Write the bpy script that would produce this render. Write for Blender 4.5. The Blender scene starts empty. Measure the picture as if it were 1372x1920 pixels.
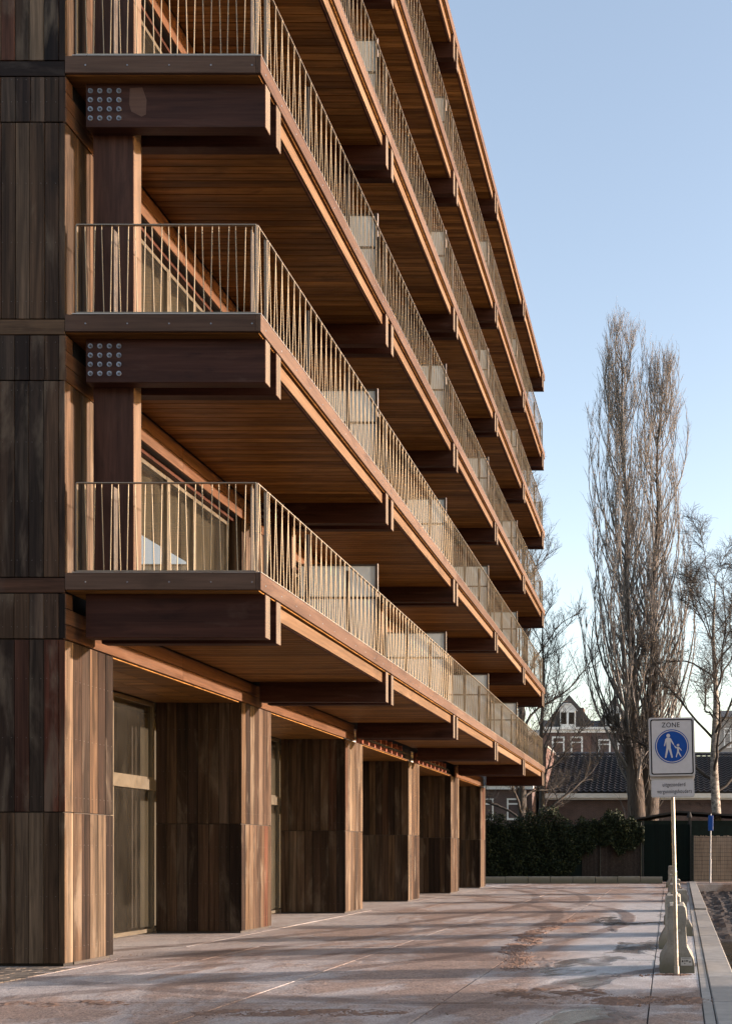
import bpy, math, random
import numpy as np
from mathutils import Vector, Matrix

random.seed(7)
RNG = np.random.default_rng(7)
R = math.radians
SC = bpy.context.scene
COL = SC.collection

# ------------------------------------------------------------------ camera, sky, sun, exposure
F_PX, W_PX, H_PX = 1831.0, 1372.0, 1920.0        # focal length and size of the photograph in pixels
VPX, VPY, EYE = 1252.0, 1598.0, 1.55             # vanishing point of the facade, eye height
cam_d = bpy.data.cameras.new("camera")
cam = bpy.data.objects.new("camera", cam_d)
COL.objects.link(cam)
cam.location = (0, 0, EYE)
cam.rotation_euler = (R(90), 0, 0)
cam_d.sensor_fit = 'VERTICAL'
cam_d.sensor_height = 36.0
cam_d.lens = 36.0 * F_PX / H_PX
cam_d.shift_x = -(VPX - W_PX / 2) / H_PX
cam_d.shift_y = (VPY - H_PX / 2) / H_PX
cam_d.clip_start = 0.1
cam_d.clip_end = 2000
SC.camera = cam

SUN_EL, SUN_AZ = 6.2, 81.0                        # degrees; azimuth clockwise from +Y
sun_dir = Vector((math.sin(R(SUN_AZ)) * math.cos(R(SUN_EL)), math.cos(R(SUN_AZ)) * math.cos(R(SUN_EL)), math.sin(R(SUN_EL))))
world = bpy.data.worlds.new("World")
SC.world = world
world.use_nodes = True
wn = world.node_tree
for n in list(wn.nodes):
    wn.nodes.remove(n)
w_out = wn.nodes.new("ShaderNodeOutputWorld")
w_bg = wn.nodes.new("ShaderNodeBackground")
w_sky = wn.nodes.new("ShaderNodeTexSky")
w_sky.sky_type = 'NISHITA'
w_sky.sun_disc = False
w_sky.sun_elevation = R(SUN_EL)
w_sky.sun_rotation = R(SUN_AZ)
w_sky.altitude = 0
w_sky.air_density = 1.0
w_sky.dust_density = 1.0
w_sky.ozone_density = 0.6
w_bg.inputs[1].default_value = 0.15
wn.links.new(w_sky.outputs[0], w_bg.inputs[0])
wn.links.new(w_bg.outputs[0], w_out.inputs[0])

sun_d = bpy.data.lights.new("sun", 'SUN')
sun_d.energy = 3.5
sun_d.angle = R(0.8)
sun_d.color = (1.0, 0.85, 0.67)
sun = bpy.data.objects.new("sun", sun_d)
COL.objects.link(sun)
sun.location = sun_dir * 60
sun.rotation_euler = (-sun_dir).to_track_quat('-Z', 'Y').to_euler()

SC.view_settings.view_transform = 'Standard'
SC.view_settings.look = 'None'
SC.view_settings.exposure = 2.0
SC.view_settings.use_white_balance = True      # the photograph leans to magenta
SC.view_settings.white_balance_temperature = 6500
SC.view_settings.white_balance_tint = 21
SC.view_settings.gamma = 1.0
SC.view_settings.use_curve_mapping = False
SC.render.engine = 'CYCLES'
SC.cycles.use_denoising = True
SC.cycles.max_bounces = 8
SC.cycles.diffuse_bounces = 5
SC.cycles.transparent_max_bounces = 12
SC.cycles.caustics_reflective = False
SC.cycles.caustics_refractive = False

# ------------------------------------------------------------------ helpers
def px(x, y, Y):
    """photo pixel at depth Y -> (X, Z)"""
    return (x - VPX) * Y / F_PX, EYE + (VPY - y) * Y / F_PX

WL = {}
def link(o, parent=None, loc=(0, 0, 0)):
    COL.objects.link(o)
    loc = Vector(loc)
    WL[o.name] = loc
    if parent is not None:
        o.parent = parent
        o.location = loc - WL[parent.name]
    else:
        o.location = loc
    return o

def empty(name, loc=(0, 0, 0), parent=None):
    o = bpy.data.objects.new(name, None)
    o.empty_display_size = 0.2
    return link(o, parent, loc)

def tag(o, label=None, cat=None, group=None, kind=None):
    if label: o["label"] = label
    if cat: o["category"] = cat
    if group: o["group"] = group
    if kind: o["kind"] = kind
    return o

class MB:
    def __init__(s):
        s.v, s.f, s.m = [], [], []
    def face(s, idx, m=0):
        s.f.append(tuple(idx)); s.m.append(m)
    def poly(s, pts, m=0):
        b = len(s.v); s.v += [tuple(p) for p in pts]
        s.face(range(b, b + len(pts)), m)
    def box(s, x0, x1, y0, y1, z0, z1, m=0):
        b = len(s.v)
        s.v += [(x0,y0,z0),(x1,y0,z0),(x1,y1,z0),(x0,y1,z0),(x0,y0,z1),(x1,y0,z1),(x1,y1,z1),(x0,y1,z1)]
        for q in ((0,3,2,1),(4,5,6,7),(0,1,5,4),(1,2,6,5),(2,3,7,6),(3,0,4,7)):
            s.face([b + i for i in q], m)
        return s
    def cbox(s, x0, x1, y0, y1, z0, z1, c=0.004, m=0):
        b = len(s.v)
        xs, ys, zs = (x0, x1), (y0, y1), (z0, z1)
        idx = {}
        for i in (0, 1):
            for j in (0, 1):
                for k in (0, 1):
                    sx, sy, sz = (c if i == 0 else -c), (c if j == 0 else -c), (c if k == 0 else -c)
                    idx[i,j,k,0] = len(s.v); s.v.append((xs[i], ys[j] + sy, zs[k] + sz))
                    idx[i,j,k,1] = len(s.v); s.v.append((xs[i] + sx, ys[j], zs[k] + sz))
                    idx[i,j,k,2] = len(s.v); s.v.append((xs[i] + sx, ys[j] + sy, zs[k]))
        fl = []
        for i in (0, 1):
            fl.append([idx[i,0,0,0], idx[i,1,0,0], idx[i,1,1,0], idx[i,0,1,0]])
            fl.append([idx[0,i,0,1], idx[1,i,0,1], idx[1,i,1,1], idx[0,i,1,1]])
            fl.append([idx[0,0,i,2], idx[1,0,i,2], idx[1,1,i,2], idx[0,1,i,2]])
        for i in (0, 1):
            for j in (0, 1):
                fl.append([idx[i,j,0,0], idx[i,j,1,0], idx[i,j,1,1], idx[i,j,0,1]])
                fl.append([idx[i,0,j,0], idx[i,1,j,0], idx[i,1,j,2], idx[i,0,j,2]])
                fl.append([idx[0,i,j,1], idx[1,i,j,1], idx[1,i,j,2], idx[0,i,j,2]])
                for k in (0, 1):
                    fl.append([idx[i,j,k,0], idx[i,j,k,1], idx[i,j,k,2]])
        cen = Vector(((x0+x1)/2, (y0+y1)/2, (z0+z1)/2))
        for q in fl:
            p = [Vector(s.v[i]) for i in q]
            n = (p[1]-p[0]).cross(p[2]-p[0])
            mid = sum(p, Vector()) / len(p) - cen
            if n.dot(mid) < 0: q = q[::-1]
            s.face(q, m)
        return s
    def prism(s, poly, axis, a, b, m=0):
        """poly: 2D points (the other two axes in order), extruded along axis from a to b"""
        def mk(p, t):
            if axis == 0: return (t, p[0], p[1])
            if axis == 1: return (p[0], t, p[1])
            return (p[0], p[1], t)
        n = len(poly); o = len(s.v)
        s.v += [mk(p, a) for p in poly] + [mk(p, b) for p in poly]
        s.face(range(o + n - 1, o - 1, -1), m); s.face(range(o + n, o + 2*n), m)
        for i in range(n):
            j = (i + 1) % n
            s.face((o + i, o + j, o + n + j, o + n + i), m)
        return s
    def tube(s, p0, p1, r0, r1=None, n=8, m=0, caps=True):
        r1 = r0 if r1 is None else r1
        p0, p1 = Vector(p0), Vector(p1)
        d = (p1 - p0).normalized()
        a = d.orthogonal().normalized(); c = d.cross(a)
        o = len(s.v)
        for p, r in ((p0, r0), (p1, r1)):
            for i in range(n):
                t = 2 * math.pi * i / n
                s.v.append(tuple(p + a * (r * math.cos(t)) + c * (r * math.sin(t))))
        for i in range(n):
            j = (i + 1) % n
            s.face((o + i, o + j, o + n + j, o + n + i), m)
        if caps:
            s.face(range(o + n - 1, o - 1, -1), m); s.face(range(o + n, o + 2*n), m)
        return s
    def mesh(s, name, mats, shift=(0, 0, 0), smooth=False):
        me = bpy.data.meshes.new(name)
        sv = Vector(shift)
        me.from_pydata([(v[0]-sv[0], v[1]-sv[1], v[2]-sv[2]) for v in s.v], [], s.f)
        for mt in (mats if isinstance(mats, (list, tuple)) else [mats]):
            me.materials.append(mt)
        if any(s.m): me.polygons.foreach_set("material_index", s.m)
        if smooth: me.polygons.foreach_set("use_smooth", [True] * len(s.f))
        me.update()
        return me
    def build(s, name, mats, parent=None, origin=None, smooth=False):
        if origin is None:
            a = np.array(s.v); lo, hi = a.min(0), a.max(0)
            origin = ((lo[0]+hi[0])/2, (lo[1]+hi[1])/2, lo[2])
        o = bpy.data.objects.new(name, s.mesh(name, mats, origin, smooth))
        return link(o, parent, origin)

CACHE = {}
def piece(name, x0, x1, y0, y1, z0, z1, mat, parent, c=0.004, rot=None):
    """one board / slab / block as an object, mesh shared with others of the same size"""
    dx, dy, dz = round(x1-x0, 4), round(y1-y0, 4), round(z1-z0, 4)
    key = (name, dx, dy, dz, mat.name, c)
    if key not in CACHE:
        b = MB()
        if c: b.cbox(-dx/2, dx/2, -dy/2, dy/2, -dz/2, dz/2, c)
        else: b.box(-dx/2, dx/2, -dy/2, dy/2, -dz/2, dz/2)
        CACHE[key] = b.mesh(name, mat)
    o = bpy.data.objects.new(name, CACHE[key])
    link(o, parent, ((x0+x1)/2, (y0+y1)/2, (z0+z1)/2))
    if rot: o.rotation_euler = rot
    return o

def copy_mesh_at(name, key, maker, parent, loc, rot=None):
    if key not in CACHE: CACHE[key] = maker()
    o = bpy.data.objects.new(name, CACHE[key])
    link(o, parent, loc)
    if rot: o.rotation_euler = rot
    return o

# ------------------------------------------------------------------ materials
class G:
    def __init__(s, name):
        s.mat = bpy.data.materials.new(name)
        s.mat.use_nodes = True
        s.t = s.mat.node_tree
        for n in list(s.t.nodes): s.t.nodes.remove(n)
        s.out = s.t.nodes.new("ShaderNodeOutputMaterial")
    def n(s, typ, ins=None, **props):
        nd = s.t.nodes.new("ShaderNode" + typ)
        for k, v in props.items(): setattr(nd, k, v)
        for k, v in (ins or {}).items():
            sock = nd.inputs[k]
            if isinstance(v, bpy.types.NodeSocket): s.t.links.new(v, sock)
            else: sock.default_value = v
        return nd
    def math(s, op, a, b=0.0, clamp=False):
        nd = s.n("Math", {0: a, 1: b}, operation=op); nd.use_clamp = clamp
        return nd.outputs[0]
    def vmath(s, op, a, b):
        return s.n("VectorMath", {0: a, 1: b}, operation=op).outputs[0]
    def rng(s, v, a, b, c, d, smooth=False):
        nd = s.n("MapRange", {0: v, 1: a, 2: b, 3: c, 4: d})
        nd.interpolation_type = 'SMOOTHSTEP' if smooth else 'LINEAR'
        return nd.outputs[0]
    def noise(s, vec, scale=1.0, detail=4.0, rough=0.55, dist=0.0, col=False):
        nd = s.n("TexNoise", {"Vector": vec, "Scale": scale, "Detail": detail, "Roughness": rough, "Distortion": dist})
        return nd.outputs[1 if col else 0]
    def ramp(s, fac, stops, interp='LINEAR'):
        nd = s.n("ValToRGB", {0: fac})
        cr = nd.color_ramp; cr.interpolation = interp
        while len(cr.elements) < len(stops): cr.elements.new(0.5)
        for e, (p, c) in zip(cr.elements, stops):
            e.position = p; e.color = (*c, 1.0)
        return nd.outputs[0]
    def mix(s, fac, a, b, blend='MIX'):
        nd = s.n("Mix", data_type='RGBA', blend_type=blend)
        nd.clamp_factor = True
        for k, v in ((0, fac), (6, a), (7, b)):
            if isinstance(v, bpy.types.NodeSocket): s.t.links.new(v, nd.inputs[k])
            elif k == 0: nd.inputs[0].default_value = v
            else: nd.inputs[k].default_value = (*v, 1.0) if len(v) == 3 else v
        return nd.outputs[2]
    def bump(s, h, strength=0.3, dist=0.01, normal=None):
        ins = {"Height": h, "Strength": strength, "Distance": dist}
        if normal is not None: ins["Normal"] = normal
        return s.n("Bump", ins).outputs[0]
    def principled(s, **ins):
        nd = s.n("BsdfPrincipled")
        for k, v in ins.items():
            k = k.replace("_", " ")
            sock = nd.inputs[k]
            if isinstance(v, bpy.types.NodeSocket): s.t.links.new(v, sock)
            elif k in ("Base Color", "Emission Color", "Specular Tint") and len(v) == 3: sock.default_value = (*v, 1)
            else: sock.default_value = v
        s.t.links.new(nd.outputs[0], s.out.inputs[0])
        return nd
    def rand(s):
        oi = s.n("ObjectInfo").outputs["Random"]
        ri = s.n("NewGeometry").outputs["Random Per Island"]
        return s.math('FRACT', s.math('ADD', oi, s.math('MULTIPLY', ri, 5.37)))

def vscale(axis, along, across):
    v = [across] * 3; v[axis] = along
    return tuple(v)

WK = 0.54                                    # seasoned tropical hardwood is dark
def wood(name, axis, stops, grain=0.35, streak=0.3, stain=None, stain_amt=0.5, rough=0.62, bump=0.25, along=1.4, across=38.0, blotch=1.3, spec=0.10):
    stops = [(p_, tuple(WK * c for c in c_)) for p_, c_ in stops]
    if stain: stain = tuple(WK * c for c in stain)
    g = G(name)
    r = g.rand()
    pos = g.n("NewGeometry").outputs["Position"]
    off = g.n("CombineXYZ", {0: g.math('MULTIPLY', r, 37.0), 1: g.math('MULTIPLY', r, 91.0), 2: g.math('MULTIPLY', r, 53.0)}).outputs[0]
    p = g.vmath('ADD', pos, off)
    n1 = g.noise(g.vmath('MULTIPLY', p, vscale(axis, along, across)), 1.0, 5.0, 0.65, 0.4)
    n2 = g.noise(g.vmath('MULTIPLY', p, vscale(axis, along * 0.35, across * 0.28)), 1.0, 3.0, 0.55, 0.8)
    n3 = g.noise(g.vmath('MULTIPLY', p, vscale(axis, blotch * 0.6, blotch * 2.4)), 1.0, 5.0, 0.6, 0.5)
    base = g.ramp(r, stops)
    m1 = g.rng(n1, 0.3, 0.7, 1 - grain, 1 + grain)
    m2 = g.rng(n2, 0.3, 0.7, 1 - streak, 1 + streak)
    m = g.math('MULTIPLY', m1, m2)
    col = g.mix(1.0, base, g.n("CombineXYZ", {0: m, 1: m, 2: m}).outputs[0], 'MULTIPLY')
    if stain:
        col = g.mix(g.math('MULTIPLY', g.rng(n3, 0.52, 0.72, 0, 1, True), stain_amt), col, stain)
        dk = g.math('MULTIPLY', g.rng(n3, 0.46, 0.28, 0, 1, True), stain_amt)
        col = g.mix(dk, col, tuple(0.35 * c for c in stops[0][1]))
    rg = g.math('ADD', g.math('MULTIPLY', n3, 0.2), rough - 0.1)
    bs = g.principled(Base_Color=col, Roughness=rg, Normal=g.bump(n1, bump, 0.004))
    bs.inputs["Specular IOR Level"].default_value = spec
    return g.mat

CLAD = [(0.0, (.050, .034, .028)), (.12, (.110, .074, .052)), (.22, (.255, .175, .105)), (.32, (.070, .046, .036)), (.42, (.150, .102, .064)),
        (.52, (.085, .056, .044)), (.60, (.310, .245, .170)), (.70, (.120, .076, .048)), (.78, (.210, .165, .125)), (.86, (.060, .042, .034)), (.93, (.135, .092, .060)), (.985, (.17, .060, .036)), (1.0, (.10, .066, .048))]
M = {}
CLAD = [(p_, tuple(k_ * (.74 if c_[0] > .1 else .40) * c for c, k_ in zip(c_, (1.0, .905, .875)))) for p_, c_ in CLAD]
M['clad'] = wood("weathered_cladding", 2, CLAD, 0.42, 0.6, (.32, .255, .19), 0.55, 0.62, 0.45, along=.9, across=30, blotch=1.0)
M['clad_x'] = wood("weathered_cladding_across", 0, CLAD, 0.35, 0.35, (.26, .22, .19), 0.3)
REDW = [(0.0, (.136, .082, .058)), (.5, (.172, .106, .076)), (1.0, (.212, .140, .102))]
M['fascia_x'] = wood("red_hardwood_across", 0, REDW, 0.18, 0.18, (.21, .14, .108), 0.4, 0.6, 0.15)
M['fascia_y'] = wood("red_hardwood_along", 1, REDW, 0.16, 0.16, (.25, .175, .130), 0.5, 0.6, 0.15)
RIMW = [(0.0, (.20, .118, .064)), (.5, (.25, .152, .086)), (1.0, (.30, .195, .12))]
M['rim'] = wood("orange_hardwood_along", 1, RIMW, 0.2, 0.2, (.36, .24, .15), 0.5, 0.55, 0.15)
BAND = [(0.0, (.150, .074, .040)), (.5, (.205, .102, .056)), (1.0, (.170, .094, .056))]
M['band'] = wood("band_hardwood_along", 1, BAND, 0.25, 0.25, (.26, .155, .10), 0.5, 0.55, 0.2)
BEAM = [(0.0, (.070, .028, .019)), (.5, (.098, .040, .026)), (1.0, (.080, .035, .024))]
M['beam'] = wood("dark_hardwood_beam", 0, BEAM, 0.28, 0.34, (.150, .085, .064), 0.6, 0.5, 0.2, along=.8, across=24, blotch=1.8)
ENDG = [(0.0, (.20, .158, .118)), (1.0, (.26, .21, .16))]
M['endgrain'] = wood("beam_end_grain", 2, ENDG, 0.12, 0.15, (.36, .23, .15), 0.4, 0.7, 0.1)
COLW = [(0.0, (.092, .044, .030)), (.5, (.115, .056, .038)), (1.0, (.088, .046, .033))]
M['column'] = wood("dark_hardwood_column", 2, COLW, 0.24, 0.4, (.17, .095, .068), 0.5, 0.5, 0.12, across=22)
M['column_edge'] = wood("column_edge", 2, [(0.0, (.22, .152, .106)), (1.0, (.26, .182, .130))], 0.15, 0.2, (.36, .21, .13), 0.3, 0.6, 0.1)
SOFF = [(0.0, (.28, .132, .043)), (.2, (.52, .262, .082)), (.4, (.36, .172, .056)), (.6, (.62, .32, .105)), (.8, (.26, .120, .040)), (1.0, (.48, .240, .080))]
SOFF = [(p_, (1.02 * c_[0], .99 * c_[1], .88 * c_[2])) for p_, c_ in SOFF]
M['soffit'] = wood("soffit_board", 0, SOFF, 0.38, 0.4, (.18, .070, .024), 0.5, 0.5, 0.15, along=0.9, across=30, blotch=2.0)
M['soffit_dark'] = wood("soffit_back", 0, [(0.0, (.012, .008, .006)), (1.0, (.016, .010, .007))], 0.2, 0.2)

def plain(name, col, rough=0.5, metal=0.0, var=0.0, scale=6.0, bump=0.0, spec=0.5):
    g = G(name)
    ins = dict(Roughness=rough, Metallic=metal)
    if var:
        pos = g.n("NewGeometry").outputs["Position"]
        nz = g.noise(pos, scale, 5.0, 0.6)
        f = g.math('MULTIPLY', g.rng(nz, 0.3, 0.7, 1 - var, 1 + var), g.rng(g.rand(), 0, 1, 1 - var * 0.6, 1 + var * 0.6))
        ins['Base_Color'] = g.mix(1.0, (*col, 1), g.n("CombineXYZ", {0: f, 1: f, 2: f}).outputs[0], 'MULTIPLY')
        ins['Roughness'] = g.rng(nz, 0.3, 0.7, rough - 0.08, rough + 0.1)
        if bump: ins['Normal'] = g.bump(nz, bump, 0.01)
    else:
        ins['Base_Color'] = col
    b = g.principled(**ins)
    b.inputs["Specular IOR Level"].default_value = spec
    return g.mat

M['rail'] = plain("bronze_metal", (.28, .222, .145), 0.45, 0.35, 0.08, 9)
M['post'] = plain("dark_bronze_metal", (.10, .08, .062), 0.45, 0.5, 0.1, 9)
M['handrail'] = plain("handrail_metal", (.26, .215, .160), 0.4, 0.45, 0.08, 9)
M['frame'] = plain("tan_aluminium", (.125, .105, .076), 0.4, 0.4, 0.06, 8)
M['strip'] = plain("edge_strip_metal", (.40, .33, .27), 0.35, 0.7, 0.1, 8)
M['steel'] = plain("galvanised_steel", (.32, .32, .33), 0.4, 0.7, 0.2, 40)
M['bolt'] = plain("bolt_steel", (.24, .25, .27), 0.45, 0.8, 0.25, 60)
M['screw'] = plain("dull_screw", (.13, .12, .115), 0.6, 0.4)
M['patch'] = wood("bare_wood", 0, [(0.0, (.20, .115, .085)), (1.0, (.20, .115, .085))], .1, .15)
M['core'] = plain("core_wall", (.05, .042, .036), 0.9, 0, 0.2, 2)
M['inner'] = plain("interior_wall", (.11, .10, .08), 0.9, 0, 0.15, 1.5)
M['dark_gap'] = plain("shadow_gap_membrane", (.02, .018, .016), 0.9)
M['insulation'] = plain("grey_insulation", (.42, .42, .40), 0.8, 0, 0.15, 9)
M['batten'] = plain("orange_primed_batten", (.20, .055, .024), 0.6, 0, 0.2, 12)

def glass(name, tint=(.86, .88, .82), rough=0.0, refl=0.0, dust=0.0):
    g = G(name)
    tr = g.n("BsdfTransparent", {0: (*tint, 1)})
    gl = g.n("BsdfGlossy", {0: (.92, .95, .97, 1), 1: rough})
    fr = g.n("Fresnel", {0: 1.55})
    f = g.math('ADD', g.math('MULTIPLY', fr.outputs[0], 1.3), 0.05 + refl, True)
    mx = g.n("MixShader", {0: f, 1: tr.outputs[0], 2: gl.outputs[0]})
    if dust:                                  # builders' dust on the panes
        nz = g.noise(g.vmath('MULTIPLY', g.n("NewGeometry").outputs["Position"], (1, 1, .5)), 2.2, 5, .6, .6)
        df = g.n("BsdfDiffuse", {0: (.28, .25, .20, 1)})
        mx = g.n("MixShader", {0: g.rng(nz, .35, .7, dust * .35, dust), 1: mx.outputs[0], 2: df.outputs[0]})
    g.t.links.new(mx.outputs[0], g.out.inputs[0])
    return g.mat
M['glass'] = glass("window_glass", (.55, .54, .50), 0.0, 0.06, 0.07)
M['glass_far'] = glass("house_glass", (.35, .37, .40), 0.0, 0.15)
def frosted():
    g = G("frosted_glass")
    tr = g.n("BsdfTranslucent", {0: (.72, .77, .79, 1)})
    b = g.n("BsdfPrincipled", {"Base Color": (.70, .75, .77, 1), "Roughness": 0.35})
    mx = g.n("MixShader", {0: 0.5, 1: b.outputs[0], 2: tr.outputs[0]})
    g.t.links.new(mx.outputs[0], g.out.inputs[0])
    return g.mat
M['frost'] = frosted()
def curtain():
    g = G("olive_curtain")
    pos = g.n("NewGeometry").outputs["Position"]
    nz = g.noise(g.vmath('MULTIPLY', pos, (1, 14, .4)), 1, 3, .5)
    col = g.ramp(nz, [(.3, (.075, .066, .048)), (.7, (.13, .115, .083))])
    g.principled(Base_Color=col, Roughness=0.9)
    return g.mat
M['curtain'] = curtain()

def ground_mat(name, slab=True):
    g = G(name)
    pos = g.n("NewGeometry").outputs["Position"]
    sep = g.n("SeparateXYZ", {0: pos})
    X, Y = sep.outputs[0], sep.outputs[1]
    flow = g.vmath('MULTIPLY', pos, (1.0, 0.45, 1.0))
    nA = g.noise(flow, 0.55, 6, .62, .7)
    nB = g.noise(pos, 2.6, 6, .62, .4)
    nC = g.noise(pos, 26, 5, .65)
    nD = g.noise(pos, 120, 3, .6)
    # where sand has been carried over the concrete
    lane = g.rng(g.math('ADD', X, g.math('MULTIPLY', g.math('SUBTRACT', nA, 0.5), 1.6)), -1.75, -1.05, 1, 0, True)
    near = g.rng(g.math('ADD', Y, g.math('MULTIPLY', g.math('SUBTRACT', nB, 0.5), 3.0)), 12.6, 10.3, 0, 1, True)
    far = g.rng(g.math('ADD', Y, g.math('MULTIPLY', g.math('SUBTRACT', nB, 0.5), 3.0)), 29.0, 31.0, 0, 1, True)
    sand = g.math('MAXIMUM', lane, g.math('MAXIMUM', near, far))
    patch = g.rng(g.math('ADD', g.math('MULTIPLY', nA, .7), g.math('MULTIPLY', nB, .3)), .44, .53, 0.50, 1.0, True)
    walk = g.rng(X, -6.9, -7.7, 1.0, 0.6, True)
    sand = g.math('MULTIPLY', g.math('MULTIPLY', sand, patch), walk)
    # tyre tracks: bands along arcs
    tr = None
    for cx, cy, rad, wd in ((-16.0, 22.5, 15.2, .22), (-16.0, 22.5, 13.5, .22), (9.0, 5.0, 10.5, .2), (9.0, 5.0, 12.2, .2), (-30.0, 30.0, 27.5, .25), (-30.0, 30.0, 25.9, .25), (2.0, 30.0, 20.6, .18)):
        d = g.n("VectorMath", {0: pos, 1: (cx, cy, 0)}, operation='DISTANCE').outputs[1]
        dd = g.math('ABSOLUTE', g.math('SUBTRACT', g.math('ADD', d, g.math('MULTIPLY', nB, .25)), rad))
        b = g.rng(dd, wd * .55, wd, 1, 0, True)
        tr = b if tr is None else g.math('MAXIMUM', tr, b)
    tr = g.math('MULTIPLY', tr, g.rng(nA, .33, .50, 0.35, 1, True))
    tread = g.n("TexWave", {"Vector": pos, "Scale": 9.0, "Distortion": 3.0, "Detail": 2.0}, wave_type='RINGS').outputs[1]
    grit = g.noise(pos, 55, 4, .7)
    conc = g.mix(g.rng(nB, .35, .68, 0, 1), (.43, .42, .42), (.62, .61, .615))
    conc = g.mix(g.math('MULTIPLY', g.rng(nC, .45, .7, 0, 1), .35), conc, (.18, .155, .14))
    snd = g.mix(g.rng(nB, .3, .7, 0, 1), (.225, .152, .118), (.365, .272, .228))
    snd = g.mix(g.math('MULTIPLY', g.rng(nC, .46, .64, 0, 1), .75), snd, (.138, .092, .072))
    snd = g.mix(g.math('MULTIPLY', g.rng(g.noise(pos, 9.0, 5, .65, .8), .52, .64, 0, 1, True), .55), snd, (.155, .105, .082))
    sand_t = g.math('MAXIMUM', sand, g.math('MULTIPLY', tr, .55))
    col = g.mix(sand_t, conc, snd)
    col = g.mix(g.math('MULTIPLY', tr, .5), col, (.15, .095, .074))
    col = g.mix(1.0, col, g.ramp(grit, [(.30, (.42, .40, .39)), (.5, (.95, .95, .95)), (.70, (1.55, 1.5, 1.48))]), 'MULTIPLY')
    # standing water, a darker slab box and damp
    wetn = g.noise(g.vmath('MULTIPLY', pos, (1.0, .55, 1)), .8, 4, .55, .5)
    wl = g.math('MULTIPLY', g.rng(X, -2.1, -1.5, 0, 1, True), g.rng(X, .2, -.5, 0, 1, True))
    wl = g.math('MULTIPLY', wl, g.rng(Y, 27, 22, 0, 1, True))
    wet = g.math('MULTIPLY', g.rng(wetn, .52, .60, 0, 1, True), wl)
    damp_plus_box = g.rng(g.noise(pos, .32, 3, .5, .6), .56, .70, 0, .6, True)
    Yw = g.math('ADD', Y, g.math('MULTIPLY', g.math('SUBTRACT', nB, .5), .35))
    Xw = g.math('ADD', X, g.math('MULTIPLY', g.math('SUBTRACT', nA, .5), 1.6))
    slab_box = g.math('MULTIPLY', g.math('MULTIPLY', g.rng(Yw, 14.0, 14.1, 0, 1), g.rng(Yw, 15.9, 15.75, 0, 1)), g.math('MULTIPLY', g.rng(Xw, -7.2, -6.9, 0, 1), g.rng(Xw, -2.0, -2.4, 0, 1)))  # box over part of one slab row, made darker and smoother
    damp_plus_box = g.math('MAXIMUM', damp_plus_box, slab_box)
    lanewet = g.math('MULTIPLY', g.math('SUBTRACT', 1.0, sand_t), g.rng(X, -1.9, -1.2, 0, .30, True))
    dark_fac = g.math('MAXIMUM', wet, g.math('MULTIPLY', damp_plus_box, .62))
    col = g.mix(g.math('MULTIPLY', dark_fac, .55), col, g.mix(1.0, col, (.42, .38, .36), 'MULTIPLY'))
    rough = g.math('SUBTRACT', .82, g.math('ADD', g.math('MULTIPLY', wet, .66), g.math('MULTIPLY', damp_plus_box, .28)))
    rough = g.math('MAXIMUM', g.math('SUBTRACT', g.math('SUBTRACT', rough, g.math('MULTIPLY', g.math('SUBTRACT', 1.0, sand_t), .12)), lanewet), .08)
    h = g.math('ADD', g.math('MULTIPLY', nC, .5), g.math('MULTIPLY', nD, .3))
    h = g.math('ADD', h, g.math('MULTIPLY', g.math('MULTIPLY', tread, tr), .5))
    h = g.math('ADD', h, g.math('MULTIPLY', g.math('MULTIPLY', nB, sand_t), 1.5))
    h = g.math('MULTIPLY', h, g.math('SUBTRACT', 1.0, g.math('MULTIPLY', wet, .95)))
    g.principled(Base_Color=col, Roughness=rough, Normal=g.bump(h, .8, .03))
    return g.mat
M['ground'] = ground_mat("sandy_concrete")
M['concrete'] = plain("pale_concrete", (.24, .23, .215), 0.8, 0, 0.22, 5, 0.2)
def barrier_mat():
    g = G("mossy_concrete")
    pos = g.n("NewGeometry").outputs["Position"]
    z = g.n("SeparateXYZ", {0: pos}).outputs[2]
    n1 = g.noise(pos, 4.0, 6, .65, .4); n2 = g.noise(pos, 30, 4, .6)
    col = g.mix(g.rng(n1, .35, .65, 0, 1), (.18, .166, .142), (.31, .29, .25))
    col = g.mix(g.math('MULTIPLY', g.rng(n2, .5, .7, 0, 1), .5), col, (.16, .14, .10))
    col = g.mix(g.math('MULTIPLY', g.rng(g.math('SUBTRACT', z, g.math('MULTIPLY', n1, .4)), .1, -.15, 0, 1, True), .8), col, (.10, .095, .06))
    col = g.mix(g.math('MULTIPLY', g.rng(g.noise(pos, 1.7, 4, .6), .54, .68, 0, 1, True), .25), col, (.15, .14, .085))
    g.principled(Base_Color=col, Roughness=.85, Normal=g.bump(g.math('ADD', n2, n1), .35, .012))
    return g.mat
M['barrier'] = barrier_mat()
M['paver'] = plain("brown_paver", (.16, .125, .095), 0.85, 0, 0.35, 9, 0.3)
M['mud'] = plain("dark_mud", (.030, .024, .022), 0.75, 0, 0.5, 3, 0.5, 0.2)
M['clod'] = plain("sand_clod", (.175, .115, .088), 0.95, 0, 0.35, 16, 0.4, 0.1)

def water_mat():
    g = G("canal_water")
    pos = g.n("NewGeometry").outputs["Position"]
    n1 = g.noise(g.vmath('MULTIPLY', pos, (1, .7, 1)), 2.2, 4, .6, .8)
    g.principled(Base_Color=(.012, .014, .013), Roughness=.06, Normal=g.bump(n1, .25, .05))
    return g.mat
M['water'] = water_mat()

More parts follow.
